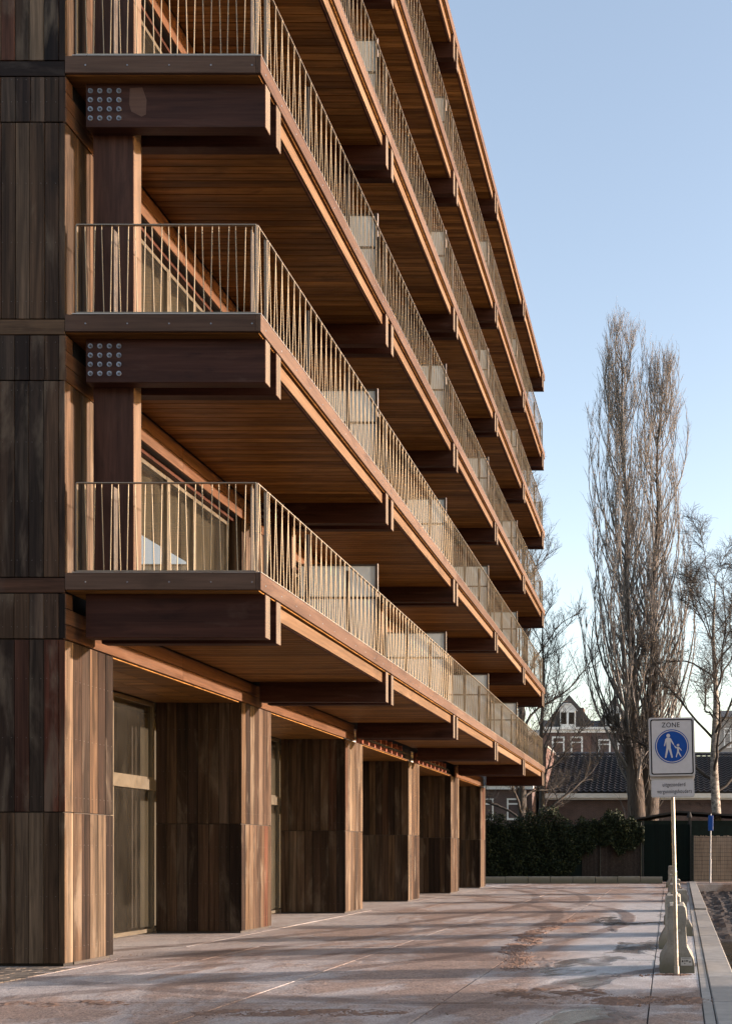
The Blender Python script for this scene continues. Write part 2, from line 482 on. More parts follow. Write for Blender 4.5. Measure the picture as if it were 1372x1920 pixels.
def bark(name, dark, light, scale=6.0, zs=.25):
    g = G(name)
    pos = g.n("NewGeometry").outputs["Position"]
    n1 = g.noise(g.vmath('MULTIPLY', pos, (1, 1, zs)), scale, 6, .65, .6)
    g.principled(Base_Color=g.mix(g.rng(n1, .35, .68, 0, 1), dark, light), Roughness=.9, Normal=g.bump(n1, .6, .05))
    return g.mat
M['bark_poplar'] = bark("poplar_bark", (.026, .019, .015), (.082, .062, .048))
M['bark_birch'] = bark("birch_bark", (.05, .042, .036), (.40, .37, .33), 3.5, 1.6)
M['twig'] = bark("poplar_twig", (.108, .100, .095), (.205, .192, .18))
M['bark_dark'] = bark("dark_bark", (.020, .017, .015), (.055, .047, .040))
def leaf_mat():
    g = G("ivy_leaf")
    r = g.rand()
    col = g.ramp(r, [(0, (.008, .013, .007)), (.6, (.013, .021, .009)), (.9, (.024, .036, .014)), (1, (.055, .06, .024))])
    g.principled(Base_Color=col, Roughness=.6)
    g.t.nodes['Principled BSDF'].inputs['Specular IOR Level'].default_value = .18
    return g.mat
M['leaf'] = leaf_mat()
def brick_mat(name, c1, c2, mortar):
    g = G(name)
    tc = g.n("NewGeometry").outputs["Position"]
    sp = g.n("SeparateXYZ", {0: tc})
    v = g.n("CombineXYZ", {0: g.math('ADD', sp.outputs[0], sp.outputs[1]), 1: sp.outputs[2], 2: 0.0}).outputs[0]
    b = g.n("TexBrick", {"Vector": v, "Color1": (*c1, 1), "Color2": (*c2, 1), "Mortar": (*mortar, 1), "Scale": 1.0,
                         "Mortar Size": .008, "Brick Width": .22, "Row Height": .065, "Bias": -.1})
    nz = g.noise(tc, 1.2, 5, .6)
    f = g.rng(nz, .3, .7, .75, 1.2)
    col = g.mix(1.0, b.outputs[0], g.n("CombineXYZ", {0: f, 1: f, 2: f}).outputs[0], 'MULTIPLY')
    g.principled(Base_Color=col, Roughness=.9, Normal=g.bump(b.outputs[1], -.3, .01))
    return g.mat
M['brick'] = brick_mat("purple_brick", (.105, .062, .056), (.080, .050, .047), (.12, .105, .10))
M['brick_red'] = brick_mat("red_brown_brick", (.130, .062, .048), (.098, .050, .040), (.13, .11, .10))
M['tile'] = plain("glazed_roof_tile", (.085, .080, .084), 0.38, 0, 0.35, 5)
M['slate'] = plain("dark_roof_slate", (.060, .055, .055), 0.7, 0, 0.3, 4, 0.3)
M['white_paint'] = plain("white_paint", (.76, .76, .74), 0.5, 0, 0.08, 3)
M['shed'] = plain("black_green_boards", (.012, .020, .018), 0.85, 0, 0.3, 3, 0.0, 0.1)
M['shed_green'] = plain("dark_green_panel", (.004, .009, .008), 0.8, 0, 0.2, 3, 0.0, 0.1)
M['felt'] = plain("roofing_felt", (.025, .024, .024), 0.9, 0, 0.2, 4)
def reed():
    g = G("split_bamboo")
    pos = g.n("NewGeometry").outputs["Position"]
    r = g.rand()
    n = g.noise(g.vmath('MULTIPLY', pos, (18, 18, 1.2)), 1, 4, .6)
    col = g.mix(g.rng(n, .3, .7, 0, 1), g.ramp(r, [(0, (.22, .150, .105)), (1, (.42, .30, .215))]), (.50, .37, .27))
    g.principled(Base_Color=col, Roughness=.8)
    return g.mat
M['reed'] = reed()
M['reed_dark'] = plain("weathered_reed", (.050, .040, .036), 0.9, 0, 0.35, 9, 0.0, 0.1)
M['wire'] = plain("black_green_wire", (.015, .018, .016), 0.5)
M['sign_white'] = plain("reflective_white", (.50, .49, .505), 0.55, 0, 0.06, 14)
M['sign_grey'] = plain("sign_frame_grey", (.44, .43, .42), 0.5, 0.1, 0.08, 20)
M['sign_blue'] = plain("sign_blue", (.006, .062, .29), 0.5, 0, 0.06, 14, 0.0, 0.2)
M['sign_black'] = plain("sign_black", (.012, .012, .014), 0.6, spec=0.15)
M['pole'] = plain("sign_pole_aluminium", (.30, .285, .26), 0.34, 0.8, 0.12, 14)
M['grey_pole'] = plain("painted_grey_pole", (.22, .235, .26), 0.5, 0, 0.08, 8)
M['sticker'] = plain("grey_sticker", (.42, .41, .38), 0.6, 0, 0.12, 30)

# ------------------------------------------------------------------ ground and canal
QA, QB = 0.61, 0.0150                      # quay edge: X = QA + QB * Y
def qx(Y): return QA + QB * Y
gm = MB()
yn, yf = -60.0, 49.0
gm.poly([(-400, yn, -.06), (qx(yn), yn, -.06), (qx(yf), yf, -.06), (-400, yf, -.06)])
gm.poly([(-400, yf, -.06), (qx(yf), yf, -.06), (400, yf, -.06), (400, 900, -.06), (-400, 900, -.06)])
gm.poly([(16, yn, -.06), (400, yn, -.06), (400, yf, -.06), (16, yf, -.06)])
gm.poly([(-400, -400, -.06), (400, -400, -.06), (400, yn, -.06), (16, yn, -.06), (qx(yn), yn, -.06), (-400, yn, -.06)])
# canal walls
gm.poly([(qx(yn), yn, -.06), (qx(yn), yn, -2.2), (qx(yf), yf, -2.2), (qx(yf), yf, -.06)])
gm.poly([(qx(yf), yf, -.06), (qx(yf), yf, -2.2), (16, yf, -2.2), (16, yf, -.06)])
gm.poly([(16, yf, -.06), (16, yf, -2.2), (16, yn, -2.2), (16, yn, -.06)])
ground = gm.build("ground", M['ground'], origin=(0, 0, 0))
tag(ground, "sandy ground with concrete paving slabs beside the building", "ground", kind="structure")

cols = [-10.1, -7.9, -6.7, -4.48, -2.34, -0.19]
y = -0.0
rows = [0.05 + 2.0 * i for i in range(25)]
for i in range(len(rows) - 1):
    for j in range(len(cols) - 1):
        g1 = .009
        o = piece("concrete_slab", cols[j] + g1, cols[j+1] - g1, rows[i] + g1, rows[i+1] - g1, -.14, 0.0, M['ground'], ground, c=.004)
        o.location.z += random.uniform(-.004, .003)
    x1a, x1b = qx(rows[i]) - .42, qx(rows[i+1]) - .42
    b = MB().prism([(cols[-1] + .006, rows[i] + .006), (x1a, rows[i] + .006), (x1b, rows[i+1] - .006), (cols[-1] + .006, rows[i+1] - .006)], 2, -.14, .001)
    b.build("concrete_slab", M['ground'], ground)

quay = empty("quay_edge", (qx(12), 12, 0))
tag(quay, "pale concrete coping along the canal edge", "quay", kind="structure")
ang = -math.atan(QB)
for i in range(25):
    ya, yb = 0.05 + 2 * i, 2.05 + 2 * i
    ym = (ya + yb) / 2
    up = .05 if ya > 24.5 else 0.0
    piece("coping_stone", qx(ym) - .30, qx(ym) + .03, ya + .006, yb - .006, -.20, .012 + up, M['concrete'], quay, .012, (0, 0, ang))
    piece("edging_strip", qx(ym) - .41, qx(ym) - .31, ya + .004, yb - .004, -.20, .006, M['concrete'], quay, .006, (0, 0, ang))

wm = MB(); wm.poly([(qx(yn) - .2, yn, -.85), (16.2, yn, -.85), (16.2, yf + .2, -.85), (qx(yf) - .2, yf + .2, -.85)])
water = wm.build("water", M['water'], origin=(8, 0, -.85))
tag(water, "dark still water of the canal beside the quay", "water", kind="structure")
# muddy bank rising to the far end
mb = MB(); nx, ny = 60, 90
for j in range(ny + 1):
    for i in range(nx + 1):
        u, v = i / nx, j / ny
        Y_ = 20 + v * 29.2
        X_ = qx(Y_) - .05 + u * 9
        h = -1.15 + .72 * min(1, max(0, v * 1.5 - u * .35 + .1)) + .05 * math.sin(9 * X_ + 2 * Y_) * math.sin(2.3 * Y_ - 3 * X_) + random.uniform(-.05, .05)
        mb.v.append((X_, Y_, h))
for j in range(ny):
    for i in range(nx):
        a = j * (nx + 1) + i
        mb.face((a, a + 1, a + nx + 2, a + nx + 1))
mud = mb.build("mud_bank", M['mud'], smooth=False)
tag(mud, "dark churned mud bank rising from the canal water", "mud", kind="stuff")

# little brick paving beside the corner of the building
pav = MB().box(-13.0, -7.91, 3.0, 13.6, -.2, -.02).build("pavement", M['dark_gap'])
pav.location.z += .0
tag(pav, "brown brick pavement at the corner of the building", "pavement", kind="structure")
# keep the slabs clear of it
for o in list(ground.children):
    w = WL[o.name]
    if o.name.startswith("concrete_slab") and w[0] < -8.0 and w[1] < 12.8:
        bpy.data.objects.remove(o)
for i in range(46):
    for j in range(10):
        xa = -7.915 - (j + 1) * .215
        ya = 8.2 + i * .108 
        if ya > 13.5: continue
        if j > 4 and i < 18: continue
        o = piece("paver", xa + .003, xa + .212, ya + .003, ya + .105, -.07, .004, M['paver'], pav, .006)
        o.location.z += random.uniform(-.005, .004)

# loose dirt
def clod_mesh(cl):
    b = MB()
    for (x, y, r) in cl:
        ph = random.uniform(0, 6.28)
        vs = []
        for t in range(5):
            a = ph + t * 1.2566
            vs.append((x + r * random.uniform(.7, 1.25) * math.cos(a), y + r * random.uniform(.7, 1.25) * math.sin(a), -.004))
        top = [(x + (v[0]-x) * .5, y + (v[1]-y) * .5, r * random.uniform(.3, .55)) for v in vs]
        o = len(b.v); b.v += vs + top
        for t in range(5):
            u = (t + 1) % 5
            b.face((o + t, o + u, o + 5 + u, o + 5 + t))
        b.face(range(o + 5, o + 10))
    return b
cl = []
def strew(n, fx, rmin=.006, rmax=.03):
    for _ in range(n):
        X_, Y_ = fx()
        cl.append((X_, Y_, rmin + (rmax - rmin) * random.random() ** 3))
def ridge():
    t = random.random()
    return (-1.95 - .6 * math.sin(t * 3.1) + random.gauss(0, .10), 12.8 + 11 * t + random.gauss(0, .1))
strew(900, lambda: (random.gauss(-.15, .30), random.gauss(10.22, .13)), .003, .020)
strew(500, lambda: (random.gauss(-1.25, .5), random.gauss(10.5, .25)), .002, .012)
strew(2600, ridge, .003, .020)
strew(140, lambda: (random.gauss(.0, .17), random.gauss(12.33, .05)), .004, .022)
strew(700, lambda: (random.uniform(-8.6, 0), random.uniform(9, 20)), .002, .007)
strew(200, lambda: (-8.15 + abs(random.gauss(0, .12)), random.choice((14.0, 19.5, 25.4, 31.3)) + random.uniform(-.7, .9)), .003, .012)
strew(500, lambda: (random.gauss(-3.7, .6), random.gauss(9.42, .10)), .003, .016)
def mound(b, cx, cy, lx, ly, hgt, n, m, seed, path=None):
    """a low churned heap of sand fading into the slabs"""
    r_ = random.Random(seed); ph = [r_.uniform(0, 6.28) for _ in range(12)]
    o = len(b.v)
    for jj in range(m + 1):
        for ii in range(n + 1):
            u, v = ii / n * 2 - 1, jj / m * 2 - 1
            X_, Y_ = cx + u * lx, cy + v * ly
            if path: X_ += path(Y_)
            nz = sum(math.sin((7 + 6.3 * q) * X_ + ph[q] + 2.1 * math.sin((5 + 4.1 * q) * Y_ + ph[q + 6])) / (1 + .6 * q) for q in range(6)) / 2.6
            e = max(0, 1 - (abs(u) ** 2.2 + abs(v) ** 2.2))
            h_ = hgt * (e ** .8) * (.35 + .65 * max(-.5, nz)) + r_.uniform(-.004, .006) * (e > 0)
            b.v.append((X_, Y_, h_ - .006 if e > .02 else -.02))
    for jj in range(m):
        for ii in range(n):
            a = o + jj * (n + 1) + ii
            b.face((a, a + 1, a + n + 2, a + n + 1))
dm = clod_mesh(cl)
mound(dm, -.2, 10.2, .75, .36, .034, 60, 34, 1)
mound(dm, -1.3, 10.75, .8, .5, .02, 50, 34, 2)
mound(dm, -3.7, 9.45, 1.3, .25, .02, 80, 24, 3)
mound(dm, -2.0, 18.2, .26, 5.6, .032, 24, 220, 4, lambda Y_: -.55 * math.sin((Y_ - 12.8) / 11 * 3.1) + .10 * math.sin(2.3 * Y_) + .05 * math.sin(6.1 * Y_))
mound(dm, -6.0, 10.0, .9, .3, .02, 60, 24, 5)
mound(dm, .05, 12.36, .28, .12, .03, 30, 14, 6)
dirt = dm.build("dirt", M['clod'], origin=(-2, 12, 0))
tag(dirt, "loose reddish clods of sand strewn over the slabs", "dirt", kind="stuff")

# ------------------------------------------------------------------ the apartment building
STO = 3.495
FX = -8.15                                   # face of the piers / facade plane
EX = -5.50                                   # outer face of the balconies
Y0, YE = 13.21, 43.60
TIP = [13.90, 19.60, 25.60, 31.60, 37.60, 43.30]   # back of the second beam of each pair
PIER = [(13.21, 14.36), (18.68, 20.08), (24.70, 26.08), (30.68, 32.02), (36.66, 38.06), (42.40, 43.60)]
bld = empty("apartment_building", (-8.15, 13.21, 0))
tag(bld, "timber clad apartment block with stacked wooden balconies and thin metal railings", "building")

LIMIT = 300
count = {}
rest = {}
def many(name, plural, x0, x1, y0, y1, z0, z1, mat, parent, c=.004, prio=True):
    """a repeated part: an object of its own up to the limit, then joined into one part of kind stuff"""
    if prio and count.get(name, 0) < LIMIT:
        count[name] = count.get(name, 0) + 1
        return piece(name, x0, x1, y0, y1, z0, z1, mat, parent, c)
    rest.setdefault((plural, mat.name), (MB(), mat))[0].box(x0, x1, y0, y1, z0, z1)

# core volumes
core = MB()
core.box(-22, -10.9, Y0 + .06, YE - .05, 0, 4.43)
core.box(-22, -9.35, Y0 + .06, YE - .05, 4.47, 5.33 + 4 * STO + STO)
core.box(-10.9, FX - .045, Y0 + .06, Y0 + .25, .05, 5.33 + 5 * STO - .02)
core_o = core.build("core_wall", M['core'], bld)
roof = MB().box(-22, -5.56, Y0 - .0, YE, 5.31 + 5 * STO, 5.36 + 5 * STO)
roof.build("roof", M['felt'], bld)

# piers: body + boards
WB = .2
def boards(a, b, w=WB, first=None):
    """split a..b into boards about w wide"""
    out = []; t = a
    if first: out.append((t, t + first)); t += first
    n = max(1, round((b - t) / w))
    for i in range(n): out.append((t + (b - t) * i / n, t + (b - t) * (i + 1) / n))
    return out
JG = .0045
for p, (ya, yb) in enumerate(PIER):
    body = MB().box(-9.79 if p else -10.9, FX - .032, ya + (.032 if p else .26), yb - .032, .0, 4.43)
    pier = body.build("pier", M['core'], bld)
    # lit faces toward the street
    for zi, (za, zb) in enumerate(((.045, 2.085), (2.10, 4.42))):
        for bi, (u, v) in enumerate(boards(ya + (.0 if p else .0), yb, WB * random.choice((.9, 1.0)))):
            many("cladding_board", "cladding_boards", FX - .03, FX + random.uniform(-.003, .003), u + JG, v - JG, za, zb, M['clad'], pier, .003)
        # end face toward the camera (the first pier is covered by the end wall)
        if p:
            for (u, v) in boards(-9.79, FX - .032, .19):
                many("cladding_board", "cladding_boards", u + JG, v - JG, ya, ya + .03 , za, zb, M['clad'], pier, .003)
        if p == 5 or p == 0:
            for (u, v) in boards(-9.79, FX - .032, .19):
                many("cladding_board", "cladding_boards", u + JG, v - JG, yb - .03, yb, za, zb, M['clad'], pier, .003, prio=False)
    MB().box(-9.6, FX - .05, ya + .05, yb - .05, -.02, .06).build("plinth", M['dark_gap'], pier)

# end wall toward the camera
endw = MB().box(-22, FX - .05, Y0 + .035, Y0 + .058, .05, 5.30 + 5 * STO).build("end_wall", M['dark_gap'], bld)
zrows = [(.045, 2.085), (2.10, 4.425)]
hb = []
for n in range(6):
    zb_ = STO * n
    zrows.append((4.445 + zb_, 5.048 + zb_))
    hb.append((5.062 + zb_, 5.262 + zb_))
    if n < 5: zrows.append((5.276 + zb_, 7.925 + zb_))
for ri, (za, zb) in enumerate(zrows):
    xs = [FX]
    xs.append(FX - .085)
    while xs[-1] > -21.7: xs.append(xs[-1] - random.choice((.19, .2, .2, .205)))
    for i in range(len(xs) - 1):
        many("cladding_board", "cladding_boards", xs[i+1] + JG, xs[i] - (JG if i else 0), Y0 + random.uniform(-.003, .003), Y0 + .032, za, zb, M['clad'], endw, .003,
             prio=(xs[i] > -9.6 and za < 13.2))
for (za, zb) in hb:
    if za < 13.5:
        piece("band_board", -9.62, FX - .004, Y0, Y0 + .032, za, zb, M['clad_x'], endw)
        piece("band_board", -12.62, -9.626, Y0, Y0 + .032, za, zb, M['clad_x'], endw)

# facade bands, upper piers, windows
def curtain_mesh(ya, yb, za, zb, x):
    b = MB(); n = int((yb - ya) / .06)
    for i in range(n + 1):
        yy = ya + (yb - ya) * i / n
        xx = x + .025 * math.sin(i * 1.3) + .012 * math.sin(i * .47)
        b.v += [(xx, yy, za), (xx, yy, zb)]
    for i in range(n): b.face((2*i, 2*i+2, 2*i+3, 2*i+1))
    return b
def window_wall(xg, ya, yb, za, zb, splits, transom=None, parent=bld, cur=True, fw=.07, seen=True):
    """framed glazing in the plane X = xg between ya and yb"""
    fr = MB()
    fr.box(xg - .06, xg + .02, ya, yb, za, za + fw); fr.box(xg - .06, xg + .02, ya, yb, zb - fw, zb)
    ys = [ya] + list(splits) + [yb]
    for k, t in enumerate(ys):
        a_, b_ = (t, t + fw) if k == 0 else (t - fw, t) if k == len(ys) - 1 else (t - fw * .75, t + fw * .75)
        fr.box(xg - .055, xg + .026, a_, b_, za + .001, zb - .001)
    if transom:
        fr.box(xg - .05, xg + .06, ya + .01, yb - .01, transom - .10, transom + .10)
        fr.box(xg - .05, xg + .03, ya + .01, yb - .01, transom - .02 , transom + .14)
    w = fr.build("window", M['frame'], parent)
    for k in range(len(ys) - 1):
        z_list = [(za + fw, zb - fw)] if not transom else [(za + fw, transom - .1), (transom + .13, zb - fw)]
        for (z0, z1) in z_list:
            p = MB(); p.poly([(xg - .02, ys[k] + fw * .7, z0), (xg - .02, ys[k+1] - fw * .7, z0), (xg - .02, ys[k+1] - fw * .7, z1), (xg - .02, ys[k] + fw * .7, z1)])
            p.build("pane", M['glass'], w)
    if cur:
        curtain_mesh(ya + .05, yb - .05, za + .02, zb - .04, xg - .22).build("curtain", M['curtain'], w)
    return w

XG = -8.42
for n in range(6):
    z = STO * n                                  # offset of balcony level n+1 (its fascia top at 5.33 + z)
    # two-board band under each balcony level along the facade (some bays unfinished at the lowest level)
    for b in range(5):
        ya = TIP[b] - .26 if b else Y0 + .002
        yb = TIP[b+1] - .262
        if n == 0 and b in (2, 3):
            pa, pb = PIER[b][1], PIER[b+1][0]
            MB().box(FX - .30, FX - .27, pa, pb, 4.45, 4.86).build("insulation_panel", M['insulation'], bld)
            ledge = MB().box(FX - .26, FX + .0, pa, pb, 4.435, 4.455).build("ledge_board", M['band'], bld)
            for k in range(8):
                t = pa + .3 + k * (pb - pa - .5) / 7.4
                piece("batten", FX - .26, FX - .10, t, t + .09, 4.457, 4.85, M['batten'], bld)
            piece("cable_duct", FX - .10, FX - .06, pa, pb, 4.60, 4.67, M['dark_gap'], bld, .01)
            for (q0, q1) in ((PIER[b][0] if b == 2 else PIER[b][0] + .6, PIER[b][1]), (PIER[b+1][0], PIER[b+1][0] + .6)):
                pass
            continue
        mid = ya + (yb - ya) * .52
        for (u, v) in ((ya, mid - .003), (mid + .003, yb)):
            piece("band_board", FX - .03, FX + .018, u, v, 4.435 + z, 4.632 + z, M['band'], bld)
            piece("band_board", FX - .03, FX + .014, u, v, 4.642 + z, 4.846 + z, M['band'], bld)
        if b == 0:
            piece("band_board", FX - .03, FX + .014, Y0 + .002, TIP[0] - .54, 4.856 + z, 5.05 + z, M['band'], bld)
    MB().box(FX - .33, FX - .031 if n else FX - .31, Y0 + .26, YE - .05, 4.44 + z, 5.33 + z).build("edge_beam", M['dark_gap'], bld)
    # storey above this level: piers, glazing
    if n < 5:
        za, zb = 5.34 + z, 7.925 + z
        for p, (ya, yb) in enumerate(PIER):
            pb_ = MB().box(-9.3, FX - .032, ya + (.032 if p else .26), yb - .032, za - .02, 4.44 + z + STO).build("pier", M['core'], bld)
            for (u, v) in boards(ya, yb):
                many("cladding_board", "cladding_boards", FX - .03, FX + random.uniform(-.003, .003), u + JG, v - JG, za, zb, M['clad'], pb_, .003, prio=(p == 0 and n < 2))
            if p:
                for (u, v) in boards(XG - .06, FX - .032, .13):
                    many("cladding_board", "cladding_boards", u + JG, v - JG, ya, ya + .03, za, zb, M['clad'], pb_, .003, prio=False)
        for b in range(5):
            ya, yb = PIER[b][1] + .01, PIER[b+1][0] - .01
            window_wall(XG, ya, yb, za, 7.86 + z, [ya + (yb - ya) * t for t in (.27, .48, .69)])
            MB().box(XG - .06, FX - .14, ya, yb, 7.865 + z, 7.932 + z).build("window_head", M['beam'], bld)

# ground floor glazing and its soffit
for b in range(5):
    ya, yb = PIER[b][1] + .0, PIER[b+1][0] - .0
    window_wall(-9.84, ya, yb, .03, 4.40, [ya + 1.45, ya + 2.9], transom=2.83, cur=False)
    for k in range(3):
        x0 = -9.78 + k * .530
        piece("soffit_panel", x0 + .003, x0 + .527, ya + .002, yb - .002, 4.412, 4.433, M['soffit'], bld, .003)
    inner = MB()
    inner.box(-10.88, -10.84, ya, yb, 0, 4.4)
    inner.box(-10.84, -9.9, ya, yb, 4.405, 4.43)
    inner.build("inner_wall", M['inner'], bld)

# balconies
def beam_mesh(L, t, h):
    b = MB().cbox(-L, 0, -t/2, t/2, 0, h, .006)
    for i, f in enumerate(b.f):
        if all(abs(b.v[k][0]) < 1e-6 for k in f): b.m[i] = 1
    return b.mesh("beam", [M['beam'], M['endgrain']])
def bolt_mesh():
    b = MB()
    b.tube((0, 0, 0), (0, -.006, 0), .036, .034, 14)
    b.tube((0, -.006, 0), (0, -.022, 0), .019, .017, 6)
    b.tube((0, -.022, 0), (0, -.034, 0), .010, .009, 8)
    return b.mesh("bolt", M['bolt'])
def screw_mesh(ax):
    b = MB()
    if ax == 1: b.tube((0, 0, 0), (0, -.004, 0), .012, .010, 10)
    else: b.tube((0, 0, 0), (.004, 0, 0), .012, .010, 10)
    return b.mesh("screw", M['bolt'])
def rod_mesh(d, r, nm, mat):
    b = MB().tube((0, 0, 0), d, r, r, 5, caps=False)
    me = b.mesh(nm, mat, smooth=True)
    return me
rodrest = MB()
PER = .2266
RB, RT = 5.365, 6.545                        # bottom and top of the rods (level 1)
def rod(p, d, level, prio, parent):
    if prio and count.get("baluster", 0) < LIMIT:
        count["baluster"] = count.get("baluster", 0) + 1
        key = ("rod", tuple(round(t, 3) for t in d))
        copy_mesh_at("baluster", key, lambda: rod_mesh(d, .0065, "baluster", M['rail']), parent, p)
    else:
        p = Vector(p); rodrest.tube(p, p + Vector(d), .0065, .0065, 4, caps=False)

def divider(xa, xb, yc, z, parent):
    f = MB()
    zt = 7.30 + z; zm = 6.63 + z; zb = 5.36 + z
    f.box(xa, xb, yc - .02, yc + .02, zt - .035, zt); f.box(xa + .001, xb - .001, yc - .019, yc + .019, zm - .02, zm + .02); f.box(xa + .001, xb - .001, yc - .019, yc + .019, zb, zb + .04)
    f.box(xa + .002, xa + .037, yc - .022, yc + .022, zb - .025, zt - .001); f.box(xb - .035, xb, yc - .022, yc + .022, zb - .025, zt + .012)
    d = f.build("balcony_divider", M['post'], parent)
    for (a, b) in ((zb + .04, zm - .02), (zm + .02, zt - .035)):
        MB().box(xa + .037, xb - .035, yc - .005, yc + .005, a, b).build("frosted_pane", M['frost'], d)
    # light aluminium edge strip
    MB().box(xb + .0005, xb + .012, yc - .023, yc + .023, zb - .02, zt + .012).build("edge_profile", M['strip'], d)

for n in range(6):
    z = STO * n
    last = (n == 5)
    slab = MB().box(FX - .02, EX - .045, Y0 + .035, YE - .045, 5.088 + z, 5.315 + z)
    bal = slab.build("balcony" if not last else "roof_slab", M['soffit'], bld)
    # fascias
    piece("fascia_board", FX + .002, EX - .075, Y0 - .006, Y0 + .034, 5.102 + z, 5.33 + z, M['fascia_x'], bal, .004)
    piece("fascia_board", EX - .072, EX - .0405, Y0 - .005, Y0 + .034, 5.102 + z, 5.33 + z, M['fascia_x'], bal, .004)
    piece("fascia_board", FX + .002, EX - .042, YE - .044, YE - .004, 5.102 + z, 5.33 + z, M['fascia_x'], bal, .004)
    fy = [Y0 - .006] + [t - .20 for t in TIP[1:5]] + [YE]
    for k in range(5):
        piece("fascia_board", EX - .04, EX, fy[k] + (.002 if k else 0), fy[k+1] - .002, 5.102 + z, 5.33 + z, M['fascia_y'], bal, .004)
    sm = MB(); sm.box(FX + .1, EX + .004, Y0 - .010, Y0 + .05, 5.332 + z, 5.344 + z); sm.box(EX - .06, EX + .004, Y0 + .0502, YE, 5.332 + z, 5.344 + z)
    sm.build("edge_strip", M['strip'], bal)
    # screws in the fascia
    if n < 3:
        for k in range(5):
            X_ = FX + .28 + k * .565
            copy_mesh_at("screw", ("screw", 1), lambda: screw_mesh(1), bal, (min(X_, EX - .12), Y0 - .006, 5.205 + z))
        for k in range(24):
            Y_ = Y0 + .15 + k * .55
            if Y_ < 24:
                copy_mesh_at("screw", ("screw", 0), lambda: screw_mesh(0), bal, (EX, Y_, 5.19 + z))
    # beams in pairs
    for p, t in enumerate(TIP):
        for k, yc in enumerate((t - .45, t - .08)):
            bm = copy_mesh_at("beam", ("beam",), lambda: beam_mesh(2.46, .16, .597), bld, (EX - .006, yc, 4.487 + z))
            if k == 0 and n in (1, 2) and p < 2:
                for a in range(4):
                    for c in range(4):
                        copy_mesh_at("bolt", ("bolt",), bolt_mesh, bm, (-7.90 + .13 * c, yc - .08, 4.61 + .125 * a + z))
            if k == 0 and n == 2 and p == 0:
                pt = MB(); pt.poly([(-7.36, yc - .082, 5.02 + z), (-7.19, yc - .082, 5.03 + z), (-7.13, yc - .082, 4.86 + z), (-7.14, yc - .082, 4.66 + z), (-7.20, yc - .082, 4.63 + z), (-7.34, yc - .082, 4.70 + z), (-7.37, yc - .082, 4.80 + z)])
                pt.build("bare_patch", M['patch'], bm)
        # column between the beams, standing on the balcony below
        if n > 0:
            cm = MB().cbox(-7.96, -7.40, t - .365, t - .165, 5.345 + z - STO, 5.05 + z, .006)
            for i, f in enumerate(cm.f):
                if all(abs(cm.v[q][0] + 7.40) < 1e-6 for q in f): cm.m[i] = 1
            cm.build("column", [M['column'], M['column_edge']], bld)
    # dropped soffit of boards and rim board in each bay
    for b in range(5):
        ya, yb = TIP[b] + .002, TIP[b+1] - .532
        MB().box(FX + .03, EX - .125, ya + .01, yb - .01, 4.905 + z, 5.085 + z).build("ceiling_box", M['soffit_dark'], bal)
        piece("rim_board", EX - .12, EX - .08, ya, yb, 4.868 + z, 5.06 + z, M['rim'], bal, .004)
        piece("soffit_trim", EX - .16, EX - .1205, ya, yb, 4.860 + z, 4.904 + z, M['beam'], bal, .003)
        wbd = .155
        nb = round((yb - ya) / wbd)
        for i in range(nb):
            u = ya + (yb - ya) * i / nb; v = ya + (yb - ya) * (i + 1) / nb
            many("soffit_board", "soffit_boards", FX + .02, EX - .162, u + .006, v - .006, 4.872 + z, 4.90 + z, M['soffit'], bal, .003,
                 prio=(b == 0 or (b == 1 and n < 5) or (b == 2 and n in (1, 2, 3))))
    if last: continue
    # railings: one panel at the end, one for each bay
    rx, ry = EX - .07, Y0 + .02
    def rails(a, b, name="railing"):
        m_ = MB()
        for (zz, h) in ((RT + z, .012), (RB - .012 + z, .012)):
            if abs(a[0] - b[0]) > abs(a[1] - b[1]):
                m_.box(min(a[0], b[0]), max(a[0], b[0]), a[1] - .02, a[1] + .02, zz, zz + h)
            else:
                m_.box(a[0] - .02, a[0] + .02, min(a[1], b[1]), max(a[1], b[1]), zz, zz + h)
        for q in (a, b):
            if abs(a[0] - b[0]) > abs(a[1] - b[1]): m_.box(q[0] - .005, q[0] + .005, q[1] - .019, q[1] + .019, RB - .03 + z, RT + z)
            else: m_.box(q[0] - .019, q[0] + .019, q[1] - .005, q[1] + .005, RB - .03 + z, RT + z)
        return m_.build(name, M['handrail'], bld)
    H = RT - RB
    for yy, sgn in ((ry, 1), (YE - .35, -1)):
        rl = rails((-8.0, yy), (rx, yy))
        k = 0
        while -7.93 + k * PER < rx - .06:
            X_ = -7.93 + k * PER
            rod((X_ + .030, yy + .012 * sgn, RT + z), (.026, .010, -H), n, n < 3 and sgn > 0, rl)
            if X_ + .165 < rx - .02:
                rod((X_ + .168, yy + .012 * sgn, RT + z), (-.026, .010, -H), n, n < 3 and sgn > 0, rl)
            k += 1
        for X_ in (-7.52, -5.66):
            piece("post", X_ - .006, X_ + .006, yy + .03, yy + .12, RB - .03 + z, RT - .03 + z, M['post'], rl, .002)
    br = [Y0 + .02] + [TIP[0] - .36] + [t - .36 for t in TIP[1:5]] + [YE - .35]
    for k in range(len(br) - 1):
        a, b = br[k] + (.012 if k else .0), br[k+1] - .012
        rl = rails((rx, a), (rx, b))
        m_ = int((b - a) / PER)
        st = (b - a) / max(m_, 1)
        for i in range(m_):
            Y_ = a + .02 + i * st
            pr = (n < 3 and k <= 1) or (n < 2 and k == 2)
            rod((rx + .021, Y_ + .03, RT + z), (-.042, .030, -H), n, pr, rl)
            rod((rx - .021, Y_ + .12, RT + z), (.042, -.030, -H), n, pr, rl)
        if b - a > 1:
            for t in (.30, .645, .955):
                Y_ = a + (b - a) * t
                piece("post", rx - .10, rx - .03, Y_ - .006, Y_ + .006, RB - .03 + z, RT - .03 + z, M['post'], rl, .002)
